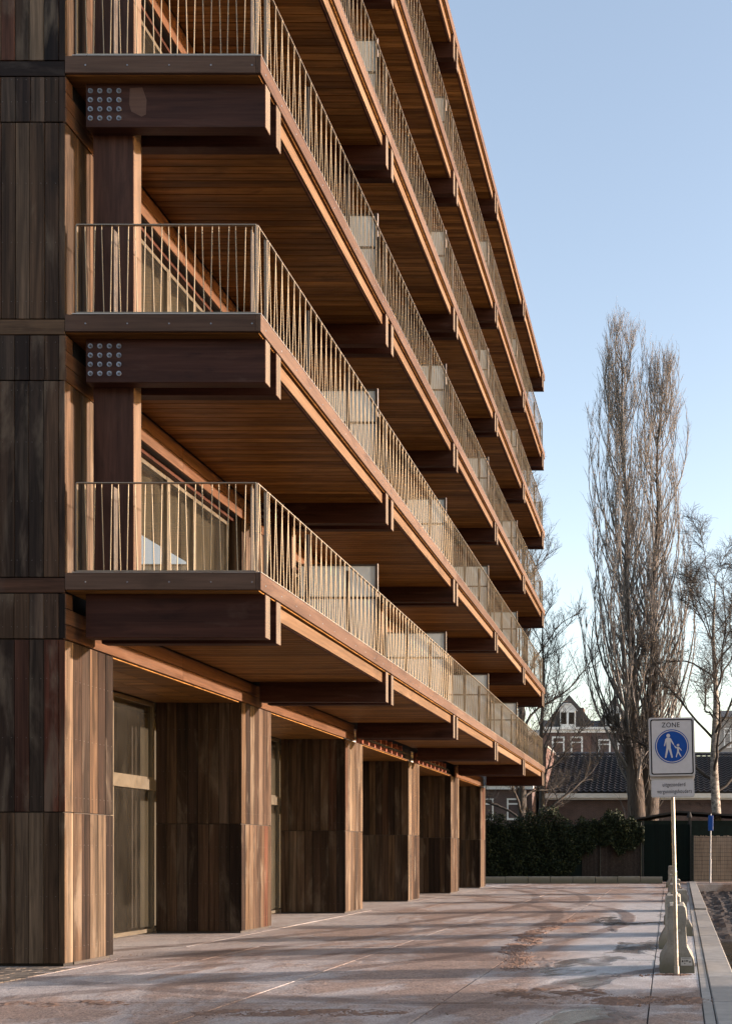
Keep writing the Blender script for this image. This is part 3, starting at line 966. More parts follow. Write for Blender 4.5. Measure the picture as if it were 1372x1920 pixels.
    for p in range(1, 5):
        divider(-7.38, -5.80, TIP[p] - .10, z, bld)
rodrest.build("balusters", M['rail'], bld)["kind"] = "stuff"
for (plural, mn), (b, mat) in rest.items():
    b.build(plural, mat, bld)["kind"] = "stuff"
# screw heads in the cladding, too small to pick apart
sc_ = MB()
for zq in (.25, .95, 1.65, 2.3, 3.1, 3.9, 4.6, 4.95, 5.5, 6.3, 7.1, 7.8, 8.1, 8.45, 9.0, 9.8, 10.6, 11.4, 11.7, 12.0):
    for i in range(6):
        X_ = FX - .185 - i * .199
        for dx in (-.06, .06):
            sc_.tube((X_ + dx, Y0 - .0005, zq), (X_ + dx, Y0 - .004, zq), .005, .004, 6)
for p, (ya, yb) in enumerate(PIER[:3]):
    for zq in (.25, .95, 1.65, 2.3, 3.1, 3.9):
        for (u, v) in boards(ya, yb):
            for q in (.25, .75):
                t = u + (v - u) * q
                sc_.tube((FX + .0005, t, zq), (FX + .005, t, zq), .005, .004, 6)
        if p:
            for (u, v) in boards(-9.79, FX - .032, .19):
                for q in (.25, .75):
                    t = u + (v - u) * q
                    sc_.tube((t, ya - .0002, zq), (t, ya - .004, zq), .005, .004, 6)
sc_.build("screw_heads", M['screw'], bld)["kind"] = "stuff"

# ------------------------------------------------------------------ zone sign
def rrect(w, h, r, n=6):
    pts = []
    for cx, cz, a0 in ((w/2 - r, h/2 - r, 0), (-w/2 + r, h/2 - r, 90), (-w/2 + r, -h/2 + r, 180), (w/2 - r, -h/2 + r, 270)):
        for i in range(n + 1):
            a = R(a0 + 90 * i / n); pts.append((cx + r * math.cos(a), cz + r * math.sin(a)))
    return pts
def ring(b, outer, inner, y, m=0):
    n = len(outer); o = len(b.v)
    b.v += [(p[0], y, p[1]) for p in outer] + [(p[0], y, p[1]) for p in inner]
    for i in range(n):
        j = (i + 1) % n
        b.face((o + j, o + i, o + n + i, o + n + j), m)
def circ(r, n=48, cx=0, cz=0):
    return [(cx + r * math.cos(2 * math.pi * i / n), cz + r * math.sin(2 * math.pi * i / n)) for i in range(n)]
def text_mesh(txt, width, mat, tall=1.0):
    cu = bpy.data.curves.new("lettering", 'FONT')
    cu.body = txt; cu.align_x = 'CENTER'; cu.align_y = 'CENTER'; cu.size = 1.0; cu.offset = 0.004; cu.space_character = 1.12
    ob = bpy.data.objects.new("lettering", cu); COL.objects.link(ob)
    dg = bpy.context.evaluated_depsgraph_get()
    me = bpy.data.meshes.new_from_object(ob.evaluated_get(dg))
    bpy.data.objects.remove(ob)
    co = np.empty(len(me.vertices) * 3); me.vertices.foreach_get("co", co); co = co.reshape(-1, 3)
    s = width / (co[:, 0].max() - co[:, 0].min())
    mid = (co.max(0) + co.min(0)) / 2
    out = np.zeros_like(co); out[:, 0] = (co[:, 0] - mid[0]) * s; out[:, 2] = (co[:, 1] - mid[1]) * s * tall
    me.vertices.foreach_set("co", out.ravel())
    me.materials.clear(); me.materials.append(mat); me.update()
    return me
SX, SY = .107, 12.34
sign = empty("zone_sign", (SX, SY, 0))
tag(sign, "grey zone sign with blue circle of adult and child on a metal post", "sign")
SP = (SX - .0, SY)
def sloc(x, y, zz): return (SX + x, SY + y, zz)
pl = MB(); pl.tube(sloc(0, 0, .0), sloc(0, 0, 3.27), .025, .025, 16); pl.tube(sloc(0, 0, .0), sloc(0, 0, .11), .033, .033, 16); pl.tube(sloc(0, 0, 1.02), sloc(0, 0, 1.05), .031, .031, 16)
pl.build("pole", M['pole'], sign, smooth=False)
c0 = 2.875                                   # centre height of the plate
def flat(name, poly, y, zc, mat, parent, xo=0.0):
    b = MB(); b.poly([(SX + xo + p[0], SY + y, zc + p[1]) for p in poly][::-1]); return b.build(name, mat, parent)
panel = MB().prism([(SX + p[0], c0 + p[1]) for p in rrect(.575, .735, .03)], 1, SY - .075, SY - .035).build("sign_panel", M['sign_grey'], sign)
bk = MB().prism([(SX + p[0], c0 - .045 + p[1]) for p in rrect(.565, .735, .03)], 1, SY - .0345, SY - .03); bk.build("rear_flange", M['sign_grey'], sign)
flat("sign_face", rrect(.555, .715, .03), -.0765, c0, M['sign_white'], panel)
b = MB(); ring(b, [(SX + p[0], c0 + p[1]) for p in rrect(.535, .695, .028)], [(SX + p[0], c0 + p[1]) for p in rrect(.505, .665, .020)], SY - .0785); b.build("black_border", M['sign_black'], panel)
cc = c0 + .005
flat("blue_disc", circ(.2135), -.0785, cc, M['sign_blue'], panel)
b = MB(); ring(b, [(SX + p[0], cc + p[1]) for p in circ(.202)], [(SX + p[0], cc + p[1]) for p in circ(.192)], SY - .0805); b.build("white_ring", M['sign_white'], panel)
def pic(pts): return [((x - 550) / 1064.0, (575 - y) / 1064.0) for x, y in pts]
adult = pic([(484,458),(522,458),(541,474),(580,550),(571,560),(534,506),(533,590),(560,725),(541,728),(505,606),(471,728),(452,725),(476,590),(474,506),(456,572),(443,568),(464,476)])
child = pic([(611,583),(648,586),(681,628),(674,635),(644,608),(642,646),(675,712),(664,717),(629,660),(609,722),(597,720),(619,640),(616,604),(594,597),(577,566),(584,560),(603,582)])
flat("adult_figure", adult, -.0805, cc, M['sign_white'], panel)
flat("child_figure", child, -.0805, cc, M['sign_white'], panel)
flat("adult_head", [(p[0] + (503-550)/1064, p[1] + (575-431)/1064) for p in circ(.0235, 24)], -.0805, cc, M['sign_white'], panel)
flat("child_head", [(p[0] + (631-550)/1064, p[1] + (575-560)/1064) for p in circ(.0165, 24)], -.0805, cc, M['sign_white'], panel)
o = bpy.data.objects.new("lettering", text_mesh("ZONE", .225, M['sign_black'], 1.12)); link(o, panel, sloc(-.01, -.0785, c0 + .275))
zs = 2.355
sub = MB().prism([(SX + p[0], zs + p[1]) for p in rrect(.545, .225, .025)], 1, SY - .06, SY - .035).build("lower_panel", M['sign_grey'], sign)
flat("lower_face", rrect(.525, .205, .022), -.0615, zs, M['sign_white'], sub)
o = bpy.data.objects.new("lettering", text_mesh("uitgezonderd", .285, M['sign_black'], 1.5)); link(o, sub, sloc(.015, -.0635, zs + .04))
o = bpy.data.objects.new("lettering", text_mesh("vergunningshouders", .435, M['sign_black'], 1.5)); link(o, sub, sloc(.02, -.0635, zs - .045))
MB().box(SX - .04, SX + .04, SY - .034, SY + .034, 2.485, 2.515).build("clamp", M['steel'], sign)
sign.rotation_euler = (0, R(-1.3), R(3))

# blue sign beside the bamboo fence, seen edge-on
bx, by = 2.12, 49.6
bs = empty("blue_sign", (bx, by, 0))
tag(bs, "small blue sign seen edge-on on a thin pole before the bamboo fence", "sign")
b = MB().tube((bx, by, 0), (bx, by, 3.5), .04, .035, 10); b.tube((bx, by, 0), (bx, by, 1.2), .055, .055, 10); b.build("pole", M['grey_pole'], bs)
MB().cbox(bx - .12, bx + .12, by - .10, by + .40, 2.65, 3.42, .01).build("sign_panel", M['sign_blue'], bs)
bs.rotation_euler = (0, R(.6), 0)

# ------------------------------------------------------------------ concrete barriers
def barrier(i, xc, ya, L, h, lab, rz=0):
    root = empty("concrete_barrier", (xc, ya, 0))
    tag(root, lab, "barrier", "concrete barriers along the quay")
    prof = [(-.225, 0), (.225, 0), (.225, .09), (.215, .18), (.128, .34), (.115, .60), (.125, .70), (.115, h - .03), (.09, h), (-.09, h), (-.115, h - .03), (-.125, .70), (-.115, .60), (-.128, .34), (-.215, .18), (-.225, .09)]
    b = MB()
    ns = 6; n = len(prof); o = 0
    for s in range(ns + 1):
        t = s / ns
        inset = .03 if s in (0, ns) else 0
        for (u, w) in prof:
            b.v.append((xc + u * (1 - inset) + random.uniform(-.009, .009), ya + L * t + (.0 if s not in (0, ns) else (.0)), max(0, w - inset * .3 * (w > .1) + (random.uniform(-.006, .006) if w > .05 else 0))))
    for s in range(ns):
        for k in range(n):
            j = (k + 1) % n
            b.face((s*n + k, s*n + j, (s+1)*n + j, (s+1)*n + k))
    b.face(range(n - 1, -1, -1)); b.face(range(ns*n, ns*n + n))
    body = b.build("body", M['barrier'], root)
    for q in (.5,):
        MB().cbox(xc - .04, xc + .04, ya + L*q - .05, ya + L*q + .05, h - .012, h + .012, .004).build("lifting_pocket", M['mud'], body)
    if i == 0:
        st = MB(); st.poly([(xc + .045, ya - .006, .10), (xc + .195, ya - .006, .10), (xc + .185, ya - .006, .205), (xc + .045, ya - .006, .205)])
        s_ = st.build("sticker", M['sticker'], root)
        mk = MB()
        for (u, w, du, dw) in ((.058, .145, .018, .022), (.085, .165, .02, .006), (.085, .150, .02, .006), (.09, .120, .012, .014), (.112, .150, .010, .022), (.128, .150, .010, .022), (.148, .140, .026, .014), (.06, .19, .10, .004)):
            mk.poly([(xc + u, ya - .008, w), (xc + u + du, ya - .008, w), (xc + u + du, ya - .008, w + dw), (xc + u, ya - .008, w + dw)])
        mk.build("print", M['sign_black'], s_)["kind"] = "stuff"
        MB().tube((xc + .02, ya - .0, .55), (xc + .02, ya - .012, .55), .02, .018, 8).build("anchor", M['steel'], root)
    root.rotation_euler = (0, 0, rz)
ords = ["first concrete barrier from the zone sign, with a sticker on its end", "second concrete barrier counted from the zone sign", "third concrete barrier counted from the zone sign",
        "fourth concrete barrier counted from the zone sign", "fifth concrete barrier counted from the zone sign", "sixth concrete barrier counted from the zone sign",
        "seventh concrete barrier counted from the zone sign", "last concrete barrier of the row, close to the garden gate"]
spots = ((.115, 12.50, .87, .3), (.065, 15.6, .87, -1.5), (.235, 18.0, .86, 2.0), (.13, 20.9, .87, -.8), (.20, 25.4, .85, 1.5), (.13, 30.6, .86, -1), (.22, 36.0, .87, 1), (.12, 42.5, .96, 0))
for i, (xb_, yb_, hb2, rz_) in enumerate(spots):
    barrier(i, xb_, yb_, .95, hb2, ords[i], R(rz_))

# ------------------------------------------------------------------ far end: kerb wall, ivy hedge, shed, bamboo fence
kw = empty("low_wall", (-10, 50.2, 0))
tag(kw, "low concrete kerb wall running along the foot of the ivy hedge", "wall")
for i in range(22):
    xa = -25.6 + i * 1.15
    piece("kerb_stone", xa + .01, xa + 1.14, 50.1, 50.5, -.05, .30 + random.uniform(-.01, .01), M['barrier'], kw, .02)

def tubes_mesh(paths, sides=4):
    """paths: list of (points Nx3, radii N) -> vertices, faces"""
    V, Fc = [], []; base = 0
    ang_ = np.arange(sides) * 2 * np.pi / sides
    ca, sa = np.cos(ang_), np.sin(ang_)
    for P, r in paths:
        P = np.asarray(P, float); r = np.asarray(r, float); k = len(P)
        d = P[-1] - P[0]; d = d / (np.linalg.norm(d) + 1e-9)
        a = np.cross(d, (0.31, .87, .12)); a /= np.linalg.norm(a) + 1e-9
        c = np.cross(d, a)
        ringv = a[None, :] * ca[:, None] + c[None, :] * sa[:, None]
        V.append((P[:, None, :] + ringv[None] * r[:, None, None]).reshape(-1, 3))
        s = np.arange(k - 1)[:, None] * sides + np.arange(sides)[None]
        j = np.arange(k - 1)[:, None] * sides + (np.arange(sides)[None] + 1) % sides
        Fc.append((np.stack([s, j, j + sides, s + sides], -1).reshape(-1, 4)) + base)
        base += k * sides
    return np.concatenate(V), np.concatenate(Fc)
def np_object(name, V, Fc, mat, parent, origin, smooth=True):
    me = bpy.data.meshes.new(name)
    V = V - np.asarray(origin)[None]
    me.vertices.add(len(V)); me.vertices.foreach_set("co", V.astype(np.float32).ravel())
    n = Fc.shape[1]
    me.loops.add(len(Fc) * n); me.loops.foreach_set("vertex_index", Fc.astype(np.int32).ravel())
    me.polygons.add(len(Fc)); me.polygons.foreach_set("loop_start", np.arange(len(Fc), dtype=np.int32) * n)
    me.polygons.foreach_set("loop_total", np.full(len(Fc), n, dtype=np.int32))
    if smooth: me.polygons.foreach_set("use_smooth", np.ones(len(Fc), bool))
    me.materials.append(mat); me.update(calc_edges=True); me.validate()
    o = bpy.data.objects.new(name, me)
    return link(o, parent, origin)

def leaves(P, size, rng):
    """a folded leaf (two triangles) at each point"""
    n = len(P)
    d = rng.normal(size=(n, 3)); d[:, 1] -= .9; d[:, 2] += .2; d /= np.linalg.norm(d, axis=1)[:, None]
    u = np.cross(d, rng.normal(size=(n, 3))); u /= np.linalg.norm(u, axis=1)[:, None]
    w = np.cross(d, u); s = size * rng.uniform(.6, 1.3, n)[:, None]
    V = np.stack([P - u*s, P - w*s*.7 + d*s*.2, P + u*s, P + w*s*.7 + d*s*.2], 1).reshape(-1, 3)
    Fc = np.arange(n * 4).reshape(n, 4)
    return V, Fc

hedge = empty("ivy_hedge", (-6.5, 51.0, 0))
tag(hedge, "tall dark ivy hedge grown over a garden fence behind the kerb", "hedge")
xs0, xs1 = -24.0, -1.40
hb_ = MB(); hb_.box(xs0, xs1, 51.05, 51.35, 0, 2.95); hb_.build("fence_panel", M['shed'], hedge)
n = 62000
X_ = RNG.uniform(xs0, xs1 + .15, n)
top = 3.35 + .22 * np.sin(X_ * 1.7) + .15 * np.sin(X_ * 4.1 + 1) + .10 * np.sin(X_ * 9.3) + .35 * np.exp(-((X_ + 6.3) / .9) ** 2) + .25 * np.exp(-((X_ + 8.6) / .7) ** 2)
top = np.where(X_ > xs1 - .5, top - (X_ - xs1 + .5) * .8, top)
low = np.where(X_ > -4.2, 1.75 + .25 * np.sin(X_ * 3.3) + .12 * np.sin(X_ * 8), .12)
low = np.where((X_ > -5.2) & (X_ <= -4.2), .12 + (X_ + 5.2) * 1.6, low)
t_ = RNG.uniform(0, 1, n)
Z_ = low + (top - low) * t_ + RNG.normal(0, .07, n)
lump = .13 * np.sin(X_ * 2.1 + Z_ * 1.3) * np.sin(Z_ * 2.3 - X_ * .7) + .1 * np.sin(X_ * 6 + 2 * Z_)
Yh = 50.82 + lump * .6 - RNG.uniform(0, .22, n) + np.where(t_ > .9, RNG.uniform(0, .7, n), 0)
V, Fc = leaves(np.stack([X_, Yh, np.maximum(Z_, .06)], 1), .058, RNG)
h_ = np_object("foliage", V, Fc, M['leaf'], hedge, (-6.5, 51, 0), False)
h_["kind"] = "stuff"
rb = MB()
for i in range(110):
    xa = -4.5 + i * .028
    rb.box(xa, xa + .022, 50.98 + random.uniform(-.008, .008), 51.03, .05, 2.9 + random.uniform(-.04, .04))
rb.build("reed_screen", M['reed_dark'], hedge)["kind"] = "stuff"
for X0_ in (-8.4, -6.0, -3.55, -1.42):
    MB().tube((X0_, 50.93, 0), (X0_, 50.93, 3.1), .03, .03, 8).build("fence_post", M['wire'], hedge)

shed = empty("garden_shed", (1.4, 54, 0))
tag(shed, "black garden shed with low felt roof and flue behind the green gate", "shed")
sb = MB().box(-1.7, 7.0, 54, 58, 0, 3.30); sb.build("wall", M['shed'], shed)
rf = MB(); rf.prism([(-2.1, 3.30), (.55, 3.74), (7.4, 3.30), (7.4, 3.38), (.55, 3.84), (-2.1, 3.38)], 1, 53.7, 58.2); rfo = rf.build("roof", M['felt'], shed)
fl = MB(); fl.tube((1.16, 53.5, 3.0), (1.16, 53.5, 3.5), .07, .06, 10); fl.tube((1.16, 53.5, 3.45), (1.16, 53.5, 3.75), .17, .06, 10); fl.tube((1.16, 53.5, 2.95), (1.16, 53.5, 3.12), .13, .12, 10)
fl.build("flue", M['felt'], shed)
gate = empty("garden_gate", (0, 51.2, 0))
tag(gate, "dark green board gate between the ivy hedge and bamboo fence", "gate")
for i in range(9):
    xa = -1.27 + i * .267
    piece("gate_board", xa + .004, xa + .263, 51.2, 51.25, .08, 3.02, M['shed_green'], gate, .006)
MB().box(-1.36, -1.28, 51.1, 51.2, 0, 3.2).build("gate_post", M['wire'], gate)
MB().box(1.14, 1.22, 51.12, 51.22, 0, 3.2).build("gate_post", M['wire'], gate)
MB().box(-1.26, 1.12, 51.26, 51.33, 2.80, 2.92).build("gate_rail", M['shed_green'], gate)
MB().box(-1.0, .4, 52.2, 52.9, 2.9, 3.2).build("gate_lamp_box", M['concrete'], gate) if False else None

bf = empty("bamboo_fence", (4.5, 51.0, 0))
tag(bf, "split bamboo screen behind black wire mesh on the far bank", "fence")
cn = MB(); X0_ = 1.28
while X0_ < 9.5:
    w_ = random.uniform(.03, .055)
    cn.box(X0_, X0_ + w_ - .004, 51.02 + random.uniform(-.01, .01), 51.07, .02, 2.40 + random.uniform(-.03, .03)); X0_ += w_
cn.build("bamboo_canes", M['reed'], bf)["kind"] = "stuff"
wr = MB()
for k in range(12): wr.box(1.2, 9.5, 50.965, 50.977, .12 + k * .2, .134 + k * .2)
X0_ = 1.22
while X0_ < 9.5:
    wr.box(X0_ - .003, X0_ + .003, 50.978, 50.986, .05, 2.40); X0_ += .1
wr.build("wire_mesh", M['wire'], bf)["kind"] = "stuff"
for X0_ in (1.30, 3.8, 6.3, 8.8):
    MB().box(X0_ - .03, X0_ + .03, 50.90, 50.96, -.06, 2.45).build("fence_post", M['wire'], bf)

# ------------------------------------------------------------------ houses behind
def sash(parent, xa, xb, za, zb, Y, fr=.10, arch=False, transom=True):
    f = MB()
    f.box(xa, xb, Y - .07, Y + .02, za - .12, za); f.box(xa, xb, Y - .05, Y + .02, zb - fr, zb)
    f.box(xa, xa + fr, Y - .049, Y + .02, za + .001, zb - fr - .001); f.box(xb - fr, xb, Y - .049, Y + .02, za + .001, zb - fr - .001)
    zm = za + (zb - za) * .72
    if transom: f.box(xa + fr + .001, xb - fr - .001, Y - .045, Y + .02, zm - .05, zm + .05)
    w = f.build("window", M['white_paint'], parent)
    MB().box(xa + fr, xb - fr, Y + .021, Y + .03, za, zb - fr).build("pane", M['glass_far'], w)
    return w

low = empty("brick_house", (0, 62, 0))
tag(low, "low brick house with dark tiled roof and white gutter behind the trees", "house")
xl, xr = -7.7, 12.0
MB().box(xl, xr, 62.0, 72, 0, 4.95).build("wall", M['brick'], low)
gt = MB(); gt.box(xl - .1, xr, 61.55, 61.998, 4.98, 5.27); gt.box(xl - .1, xr, 61.7, 61.999, 4.88, 4.975); gt.build("gutter", M['white_paint'], low)
ntx, nty = 52, 17
rt = MB(); pts = 6
y0r, z0r, y1r, z1r = 61.5, 5.29, 67.0, 8.25
wt = (xr - xl) / ntx
for j in range(nty):
    ta, tb = j / nty, (j + 1.12) / nty
    o = len(rt.v)
    nxp = ntx * pts
    for i in range(nxp + 1):
        Xp = xl + (xr - xl) * i / nxp
        ph = (i % pts) / pts
        hgt = .075 * (max(0, math.sin(ph * 2 * math.pi)) - .35 * max(0, -math.sin(ph * 2 * math.pi)))
        rt.v.append((Xp, y0r + (y1r - y0r) * ta, z0r + (z1r - z0r) * ta + hgt + .12))
        rt.v.append((Xp, y0r + (y1r - y0r) * tb, z0r + (z1r - z0r) * tb + hgt + .01))
    for i in range(nxp):
        a = o + 2 * i
        rt.face((a, a + 2, a + 3, a + 1))
rt.build("roof_tiles", M['tile'], low)["kind"] = "stuff"
rb_ = MB(); rb_.prism([(61.6, 5.0), (67.0, 8.15), (72.3, 5.0)], 0, xl, xr); rb_.build("roof", M['slate'], low)
MB().tube((xl, 67.0, 8.30), (xr, 67.0, 8.30), .13, .13, 10).build("ridge", M['tile'], low)
gp = MB(); gp.prism([(61.7, 0), (61.7, 8.2), (68.6, 8.2), (68.6, 0)], 0, xl - .45, xl - .002); gpo = gp.build("gable_wall", M['brick_red'], low)
MB().box(xl - .5, xl + .05, 61.62, 68.7, 8.202, 8.33).build("coping", M['concrete'], gpo)
for k in range(14):
    xa = .6 + k * .62
    MB().prism([(xa + .25 * math.cos(t), 4.45 + .25 * math.sin(t)) for t in [math.pi * i / 8 for i in range(9)]] + [(xa - .31, 4.45), (xa - .31, 4.87), (xa + .31, 4.87), (xa + .31, 4.45)][0:0] if False else
               [(xa - .31, 4.87), (xa - .31, 4.5)] + [(xa - .25 * math.cos(t), 4.5 + .22 * math.sin(t)) for t in [math.pi * i / 6 for i in range(7)]] + [(xa + .31, 4.5), (xa + .31, 4.87)], 1, 61.93, 61.999).build("corbel_arch", M['brick'], low)

cot = empty("brick_cottage", (-11, 60, 0))
tag(cot, "brick cottage with white framed windows behind the hedge and bare tree", "house")
MB().box(-22, -8.35, 60.0, 68, 0, 5.55).build("wall", M['brick'], cot)
MB().box(-22.1, -8.25, 59.7, 59.998, 5.40, 5.62).build("gutter", M['white_paint'], cot)
MB().prism([(59.65, 5.63), (64, 8.6), (68.4, 5.63)], 0, -22.2, -8.3).build("roof", M['slate'], cot)
for (pa, pb) in ((950, 976), (905, 925)):
    xa, zt = px(pa, 1497, 60); xb, zb = px(pb, 1534, 60)
    sash(cot, xa, xb, zb, zt, 60.0, .09)

def row_house(xa, xb, Y, zc, peak, pxk, lab, wins, dorm, seed=0, mat='brick_red', gw=1.9):
    h = empty("row_house", ((xa + xb) / 2, Y, 0))
    tag(h, lab, "house", "row houses beyond the low roof")
    MB().box(xa + .002, xb - .002, Y, Y + 9, 0, zc).build("wall", M[mat], h)
    c = MB(); c.box(xa, xb, Y - .35, Y + .0, zc - .02, zc + .22); c.box(xa, xb, Y - .15, Y - .001, zc - .3, zc - .021); c.build("cornice", M['white_paint'], h)
    zr = zc + (peak - zc) * .36
    r_ = MB(); r_.prism([(Y - .2, zc + .22), (Y + 2.4, zr), (Y + 6.5, zr), (Y + 9.1, zc + .22)], 0, xa + .01, xb - .01)
    r_.build("roof", M['slate'], h)
    if dorm:
        g_ = MB(); g_.prism([(pxk - gw, zc + .30), (pxk - gw * .60, zc + (peak - zc) * .50), (pxk, peak), (pxk + gw * .60, zc + (peak - zc) * .50), (pxk + gw, zc + .30)], 1, Y + .25, Y + 5)
        g_.build("gable_roof", M['slate'], h)
        dx0, dx1, dz0, dz1 = dorm
        d_ = MB(); mid = (dx0 + dx1) / 2
        d_.prism([(dx0, dz0), (dx1, dz0), (dx1, dz1 - .55), (mid + .35, dz1 - .05), (mid - .35, dz1 - .05), (dx0, dz1 - .55)], 1, Y - .25, Y + 2.0)
        do = d_.build("dormer", M['white_paint'], h)
        for s in (-1, 1):
            w0 = mid + (s * .38) - .27
            MB().box(w0, w0 + .54, Y - .262, Y - .251, dz0 + .30, dz1 - .85).build("pane", M['glass_far'], do)
        rr = MB()
        for s in (-1, 1):
            rr.prism([(mid + s * (dx1 - mid + .15), dz1 - .62), (mid + s * .38, dz1 + .0), (mid, dz1 + .06), (mid, dz1 - .04), (mid + s * .36, dz1 - .08), (mid + s * (dx1 - mid + .15), dz1 - .72)], 1, Y - .35, Y + .1)
        rr.build("dormer_trim", M['white_paint'], do)
    for (u0, u1, w0, w1) in wins:
        sash(h, u0, u1, w0, w1, Y, .16)
    return h
YH = 95.0
def hx(p): return (p - VPX) * YH / F_PX
def hz(p): return EYE + (VPY - p) * YH / F_PX
row_house(hx(930), hx(1011), YH + .6, hz(1372), hz(1345), hx(985), "row house with plain dark roof, mostly hidden behind the balconies",
          [(hx(960), hx(982), hz(1420), hz(1384))], None)
H1 = row_house(hx(1011.5), hx(1108), YH, hz(1368), hz(1302), hx(1066), "row house with white dormer under a pointed dark gable",
          [(hx(1034), hx(1058), hz(1420), hz(1381)), (hx(1069), hx(1092), hz(1420), hz(1381))], (hx(1049.5), hx(1078.5), hz(1364), hz(1320)), gw=2.5)
ch = MB().box(hx(1076), hx(1085), YH + 5.2, YH + 6.4, hz(1345), hz(1312)); ch.build("chimney", M['brick_red'], H1)
row_house(hx(1108.5), hx(1205), YH, hz(1368), hz(1304), hx(1151), "row house with brown gable beside the poplar trunks",
          [(hx(1121), hx(1144), hz(1420), hz(1386)), (hx(1156), hx(1178), hz(1420), hz(1386))], (hx(1134), hx(1163), hz(1364), hz(1324)), mat='brick', gw=1.7)
far_b = empty("corner_house", (hx(1385), 110, 0))
tag(far_b, "pale far house behind the birch crown at the picture edge", "house")
MB().box(px(1348, 0, 110)[0], px(1460, 0, 110)[0], 110, 122, 0, px(0, 1345, 110)[1]).build("wall", M['concrete'], far_b)
MB().prism([(109.7, px(0, 1345, 110)[1]), (116, px(0, 1318, 110)[1]), (122, px(0, 1345, 110)[1])], 0, px(1346, 0, 110)[0], px(1462, 0, 110)[0]).build("roof", M['slate'], far_b)
sash(far_b, px(1356, 0, 110)[0], px(1370, 0, 110)[0], px(0, 1400, 110)[1], px(0, 1365, 110)[1], 110, .15)

# ------------------------------------------------------------------ trees
def curve(p, dirs, L, k, wob, rng, bend=None):
    """polyline of k+1 points starting at p along dirs, bending toward bend"""
    P = [np.array(p, float)]; d = np.array(dirs, float); d /= np.linalg.norm(d)
    for i in range(k):
        d = d + rng.normal(0, wob, 3)
        if bend is not None: d = d + np.asarray(bend) * (1.0 / k)
        d /= np.linalg.norm(d)
        P.append(P[-1] + d * (L / k))
    return np.array(P)
def at(P, t):
    f = t * (len(P) - 1); i = min(int(f), len(P) - 2); u = f - i
    return P[i] * (1 - u) + P[i+1] * u, P[i+1] - P[i]

def poplar(lab, x, Y, H, lean, spread, seed, nprim, r0=.5, side=0):
    rng = np.random.default_rng(seed)
    root = empty("poplar_tree", (x, Y, 0))
    tag(root, lab, "tree", "poplar trees")
    trunk, prim, tw = [], [], []
    k = 26
    T = np.array([(x + lean * (i / k) ** 1.2 + .10 * math.sin(i * .9 + seed), Y + .1 * math.cos(i * 1.3 + seed), H * i / k) for i in range(k + 1)])
    rad = np.interp(np.arange(k + 1) / k, [0, .12, .28, .36, .5, .75, 1], [r0, r0 * .88, r0 * .78, r0 * .42, r0 * .28, r0 * .15, .015])
    rad[:3] *= (1.35, 1.15, 1.05)
    trunk.append((T, rad))
    for i in range(nprim):
        t = rng.uniform(.16, .95) ** .9 if i > nprim * .12 else rng.uniform(.13, .4)
        p, _ = at(T, t)
        az = rng.uniform(0, 2 * np.pi)
        if side: az = rng.normal(0 if side > 0 else np.pi, 1.6)
        prof = np.interp(t, [0, .12, .3, .55, .8, 1.0], [.8, 1.0, 1.0, .78, .42, .13]) * spread
        reach = prof * rng.uniform(.15, 1.0) ** .75
        rise = reach * rng.uniform(1.9, 3.4) + 1.6
        rise = min(rise, max(.8, H * 1.0 - p[2]))
        L = math.hypot(reach, rise) * 1.05
        st = rng.uniform(.75, 1.15)
        d = np.array([math.cos(az) * st, math.sin(az) * st, 1.0])
        P = curve(p, d, L, 9, .05, rng, (-math.cos(az) * .9, -math.sin(az) * .9, .6))
        rr = np.interp(t, [0, .3, 1], [.11, .075, .03]) * rng.uniform(.6, 1.15)
        prim.append((P, np.linspace(rr, .012, 10)))
        ns = int(6 + L * 1.6)
        for j in range(ns):
            u = rng.uniform(.12, 1.0) ** .8
            q, dd = at(P, u)
            dd = dd / np.linalg.norm(dd)
            a2 = rng.uniform(0, 2 * np.pi)
            l2 = rng.uniform(.7, 2.1) * (1.1 - .45 * u)
            d2 = dd * .8 + np.array([math.cos(a2) * .46, math.sin(a2) * .46, .55])
            Q = curve(q, d2, l2, 5, .11, rng, (0, 0, .5))
            prim.append((Q, np.linspace(max(.010, rr * .28), .007, 6)))
            for m_ in range(int(1 + l2 * 2.2)):
                w, d3 = at(Q, rng.uniform(.15, 1))
                d3 = d3 / np.linalg.norm(d3)
                a3 = rng.uniform(0, 2 * np.pi)
                l3 = rng.uniform(.25, .75)
                Z3 = curve(w, d3 + np.array([math.cos(a3) * .6, math.sin(a3) * .6, .35]), l3, 3, .14, rng, (0, 0, .4))
                tw.append((Z3, np.linspace(.0075, .004, 4)))
    # water shoots sprouting along the trunk
    for i in range(150):
        t = rng.uniform(.02, .42)
        p, _ = at(T, t); az = rng.uniform(0, 2 * np.pi); rr = np.interp(t, np.linspace(0, 1, k + 1), rad)
        p = p + np.array([math.cos(az), math.sin(az), 0]) * rr * .9
        Z3 = curve(p, (math.cos(az) * .5, math.sin(az) * .5, 1), rng.uniform(.6, 2.2), 4, .12, rng, (0, 0, .5))
        tw.append((Z3, np.linspace(.014, .006, 5)))
    V, Fc = tubes_mesh(trunk, 14); np_object("trunk", V, Fc, M['bark_poplar'], root, (x, Y, 0))
    V, Fc = tubes_mesh(prim, 4); np_object("branches", V, Fc, M['twig'], root, (x, Y, 0))["kind"] = "stuff"
    V, Fc = tubes_mesh(tw, 3); np_object("crown", V, Fc, M['twig'], root, (x, Y, 0))["kind"] = "stuff"
    return root
poplar("tallest bare poplar, its trunk behind the ivy hedge, with the higher tip", px(1193, 0, 58)[0], 58.0, px(0, 622, 58)[1], px(1160, 0, 58)[0] - px(1193, 0, 58)[0], 3.5, 11, 150, .62, -1)
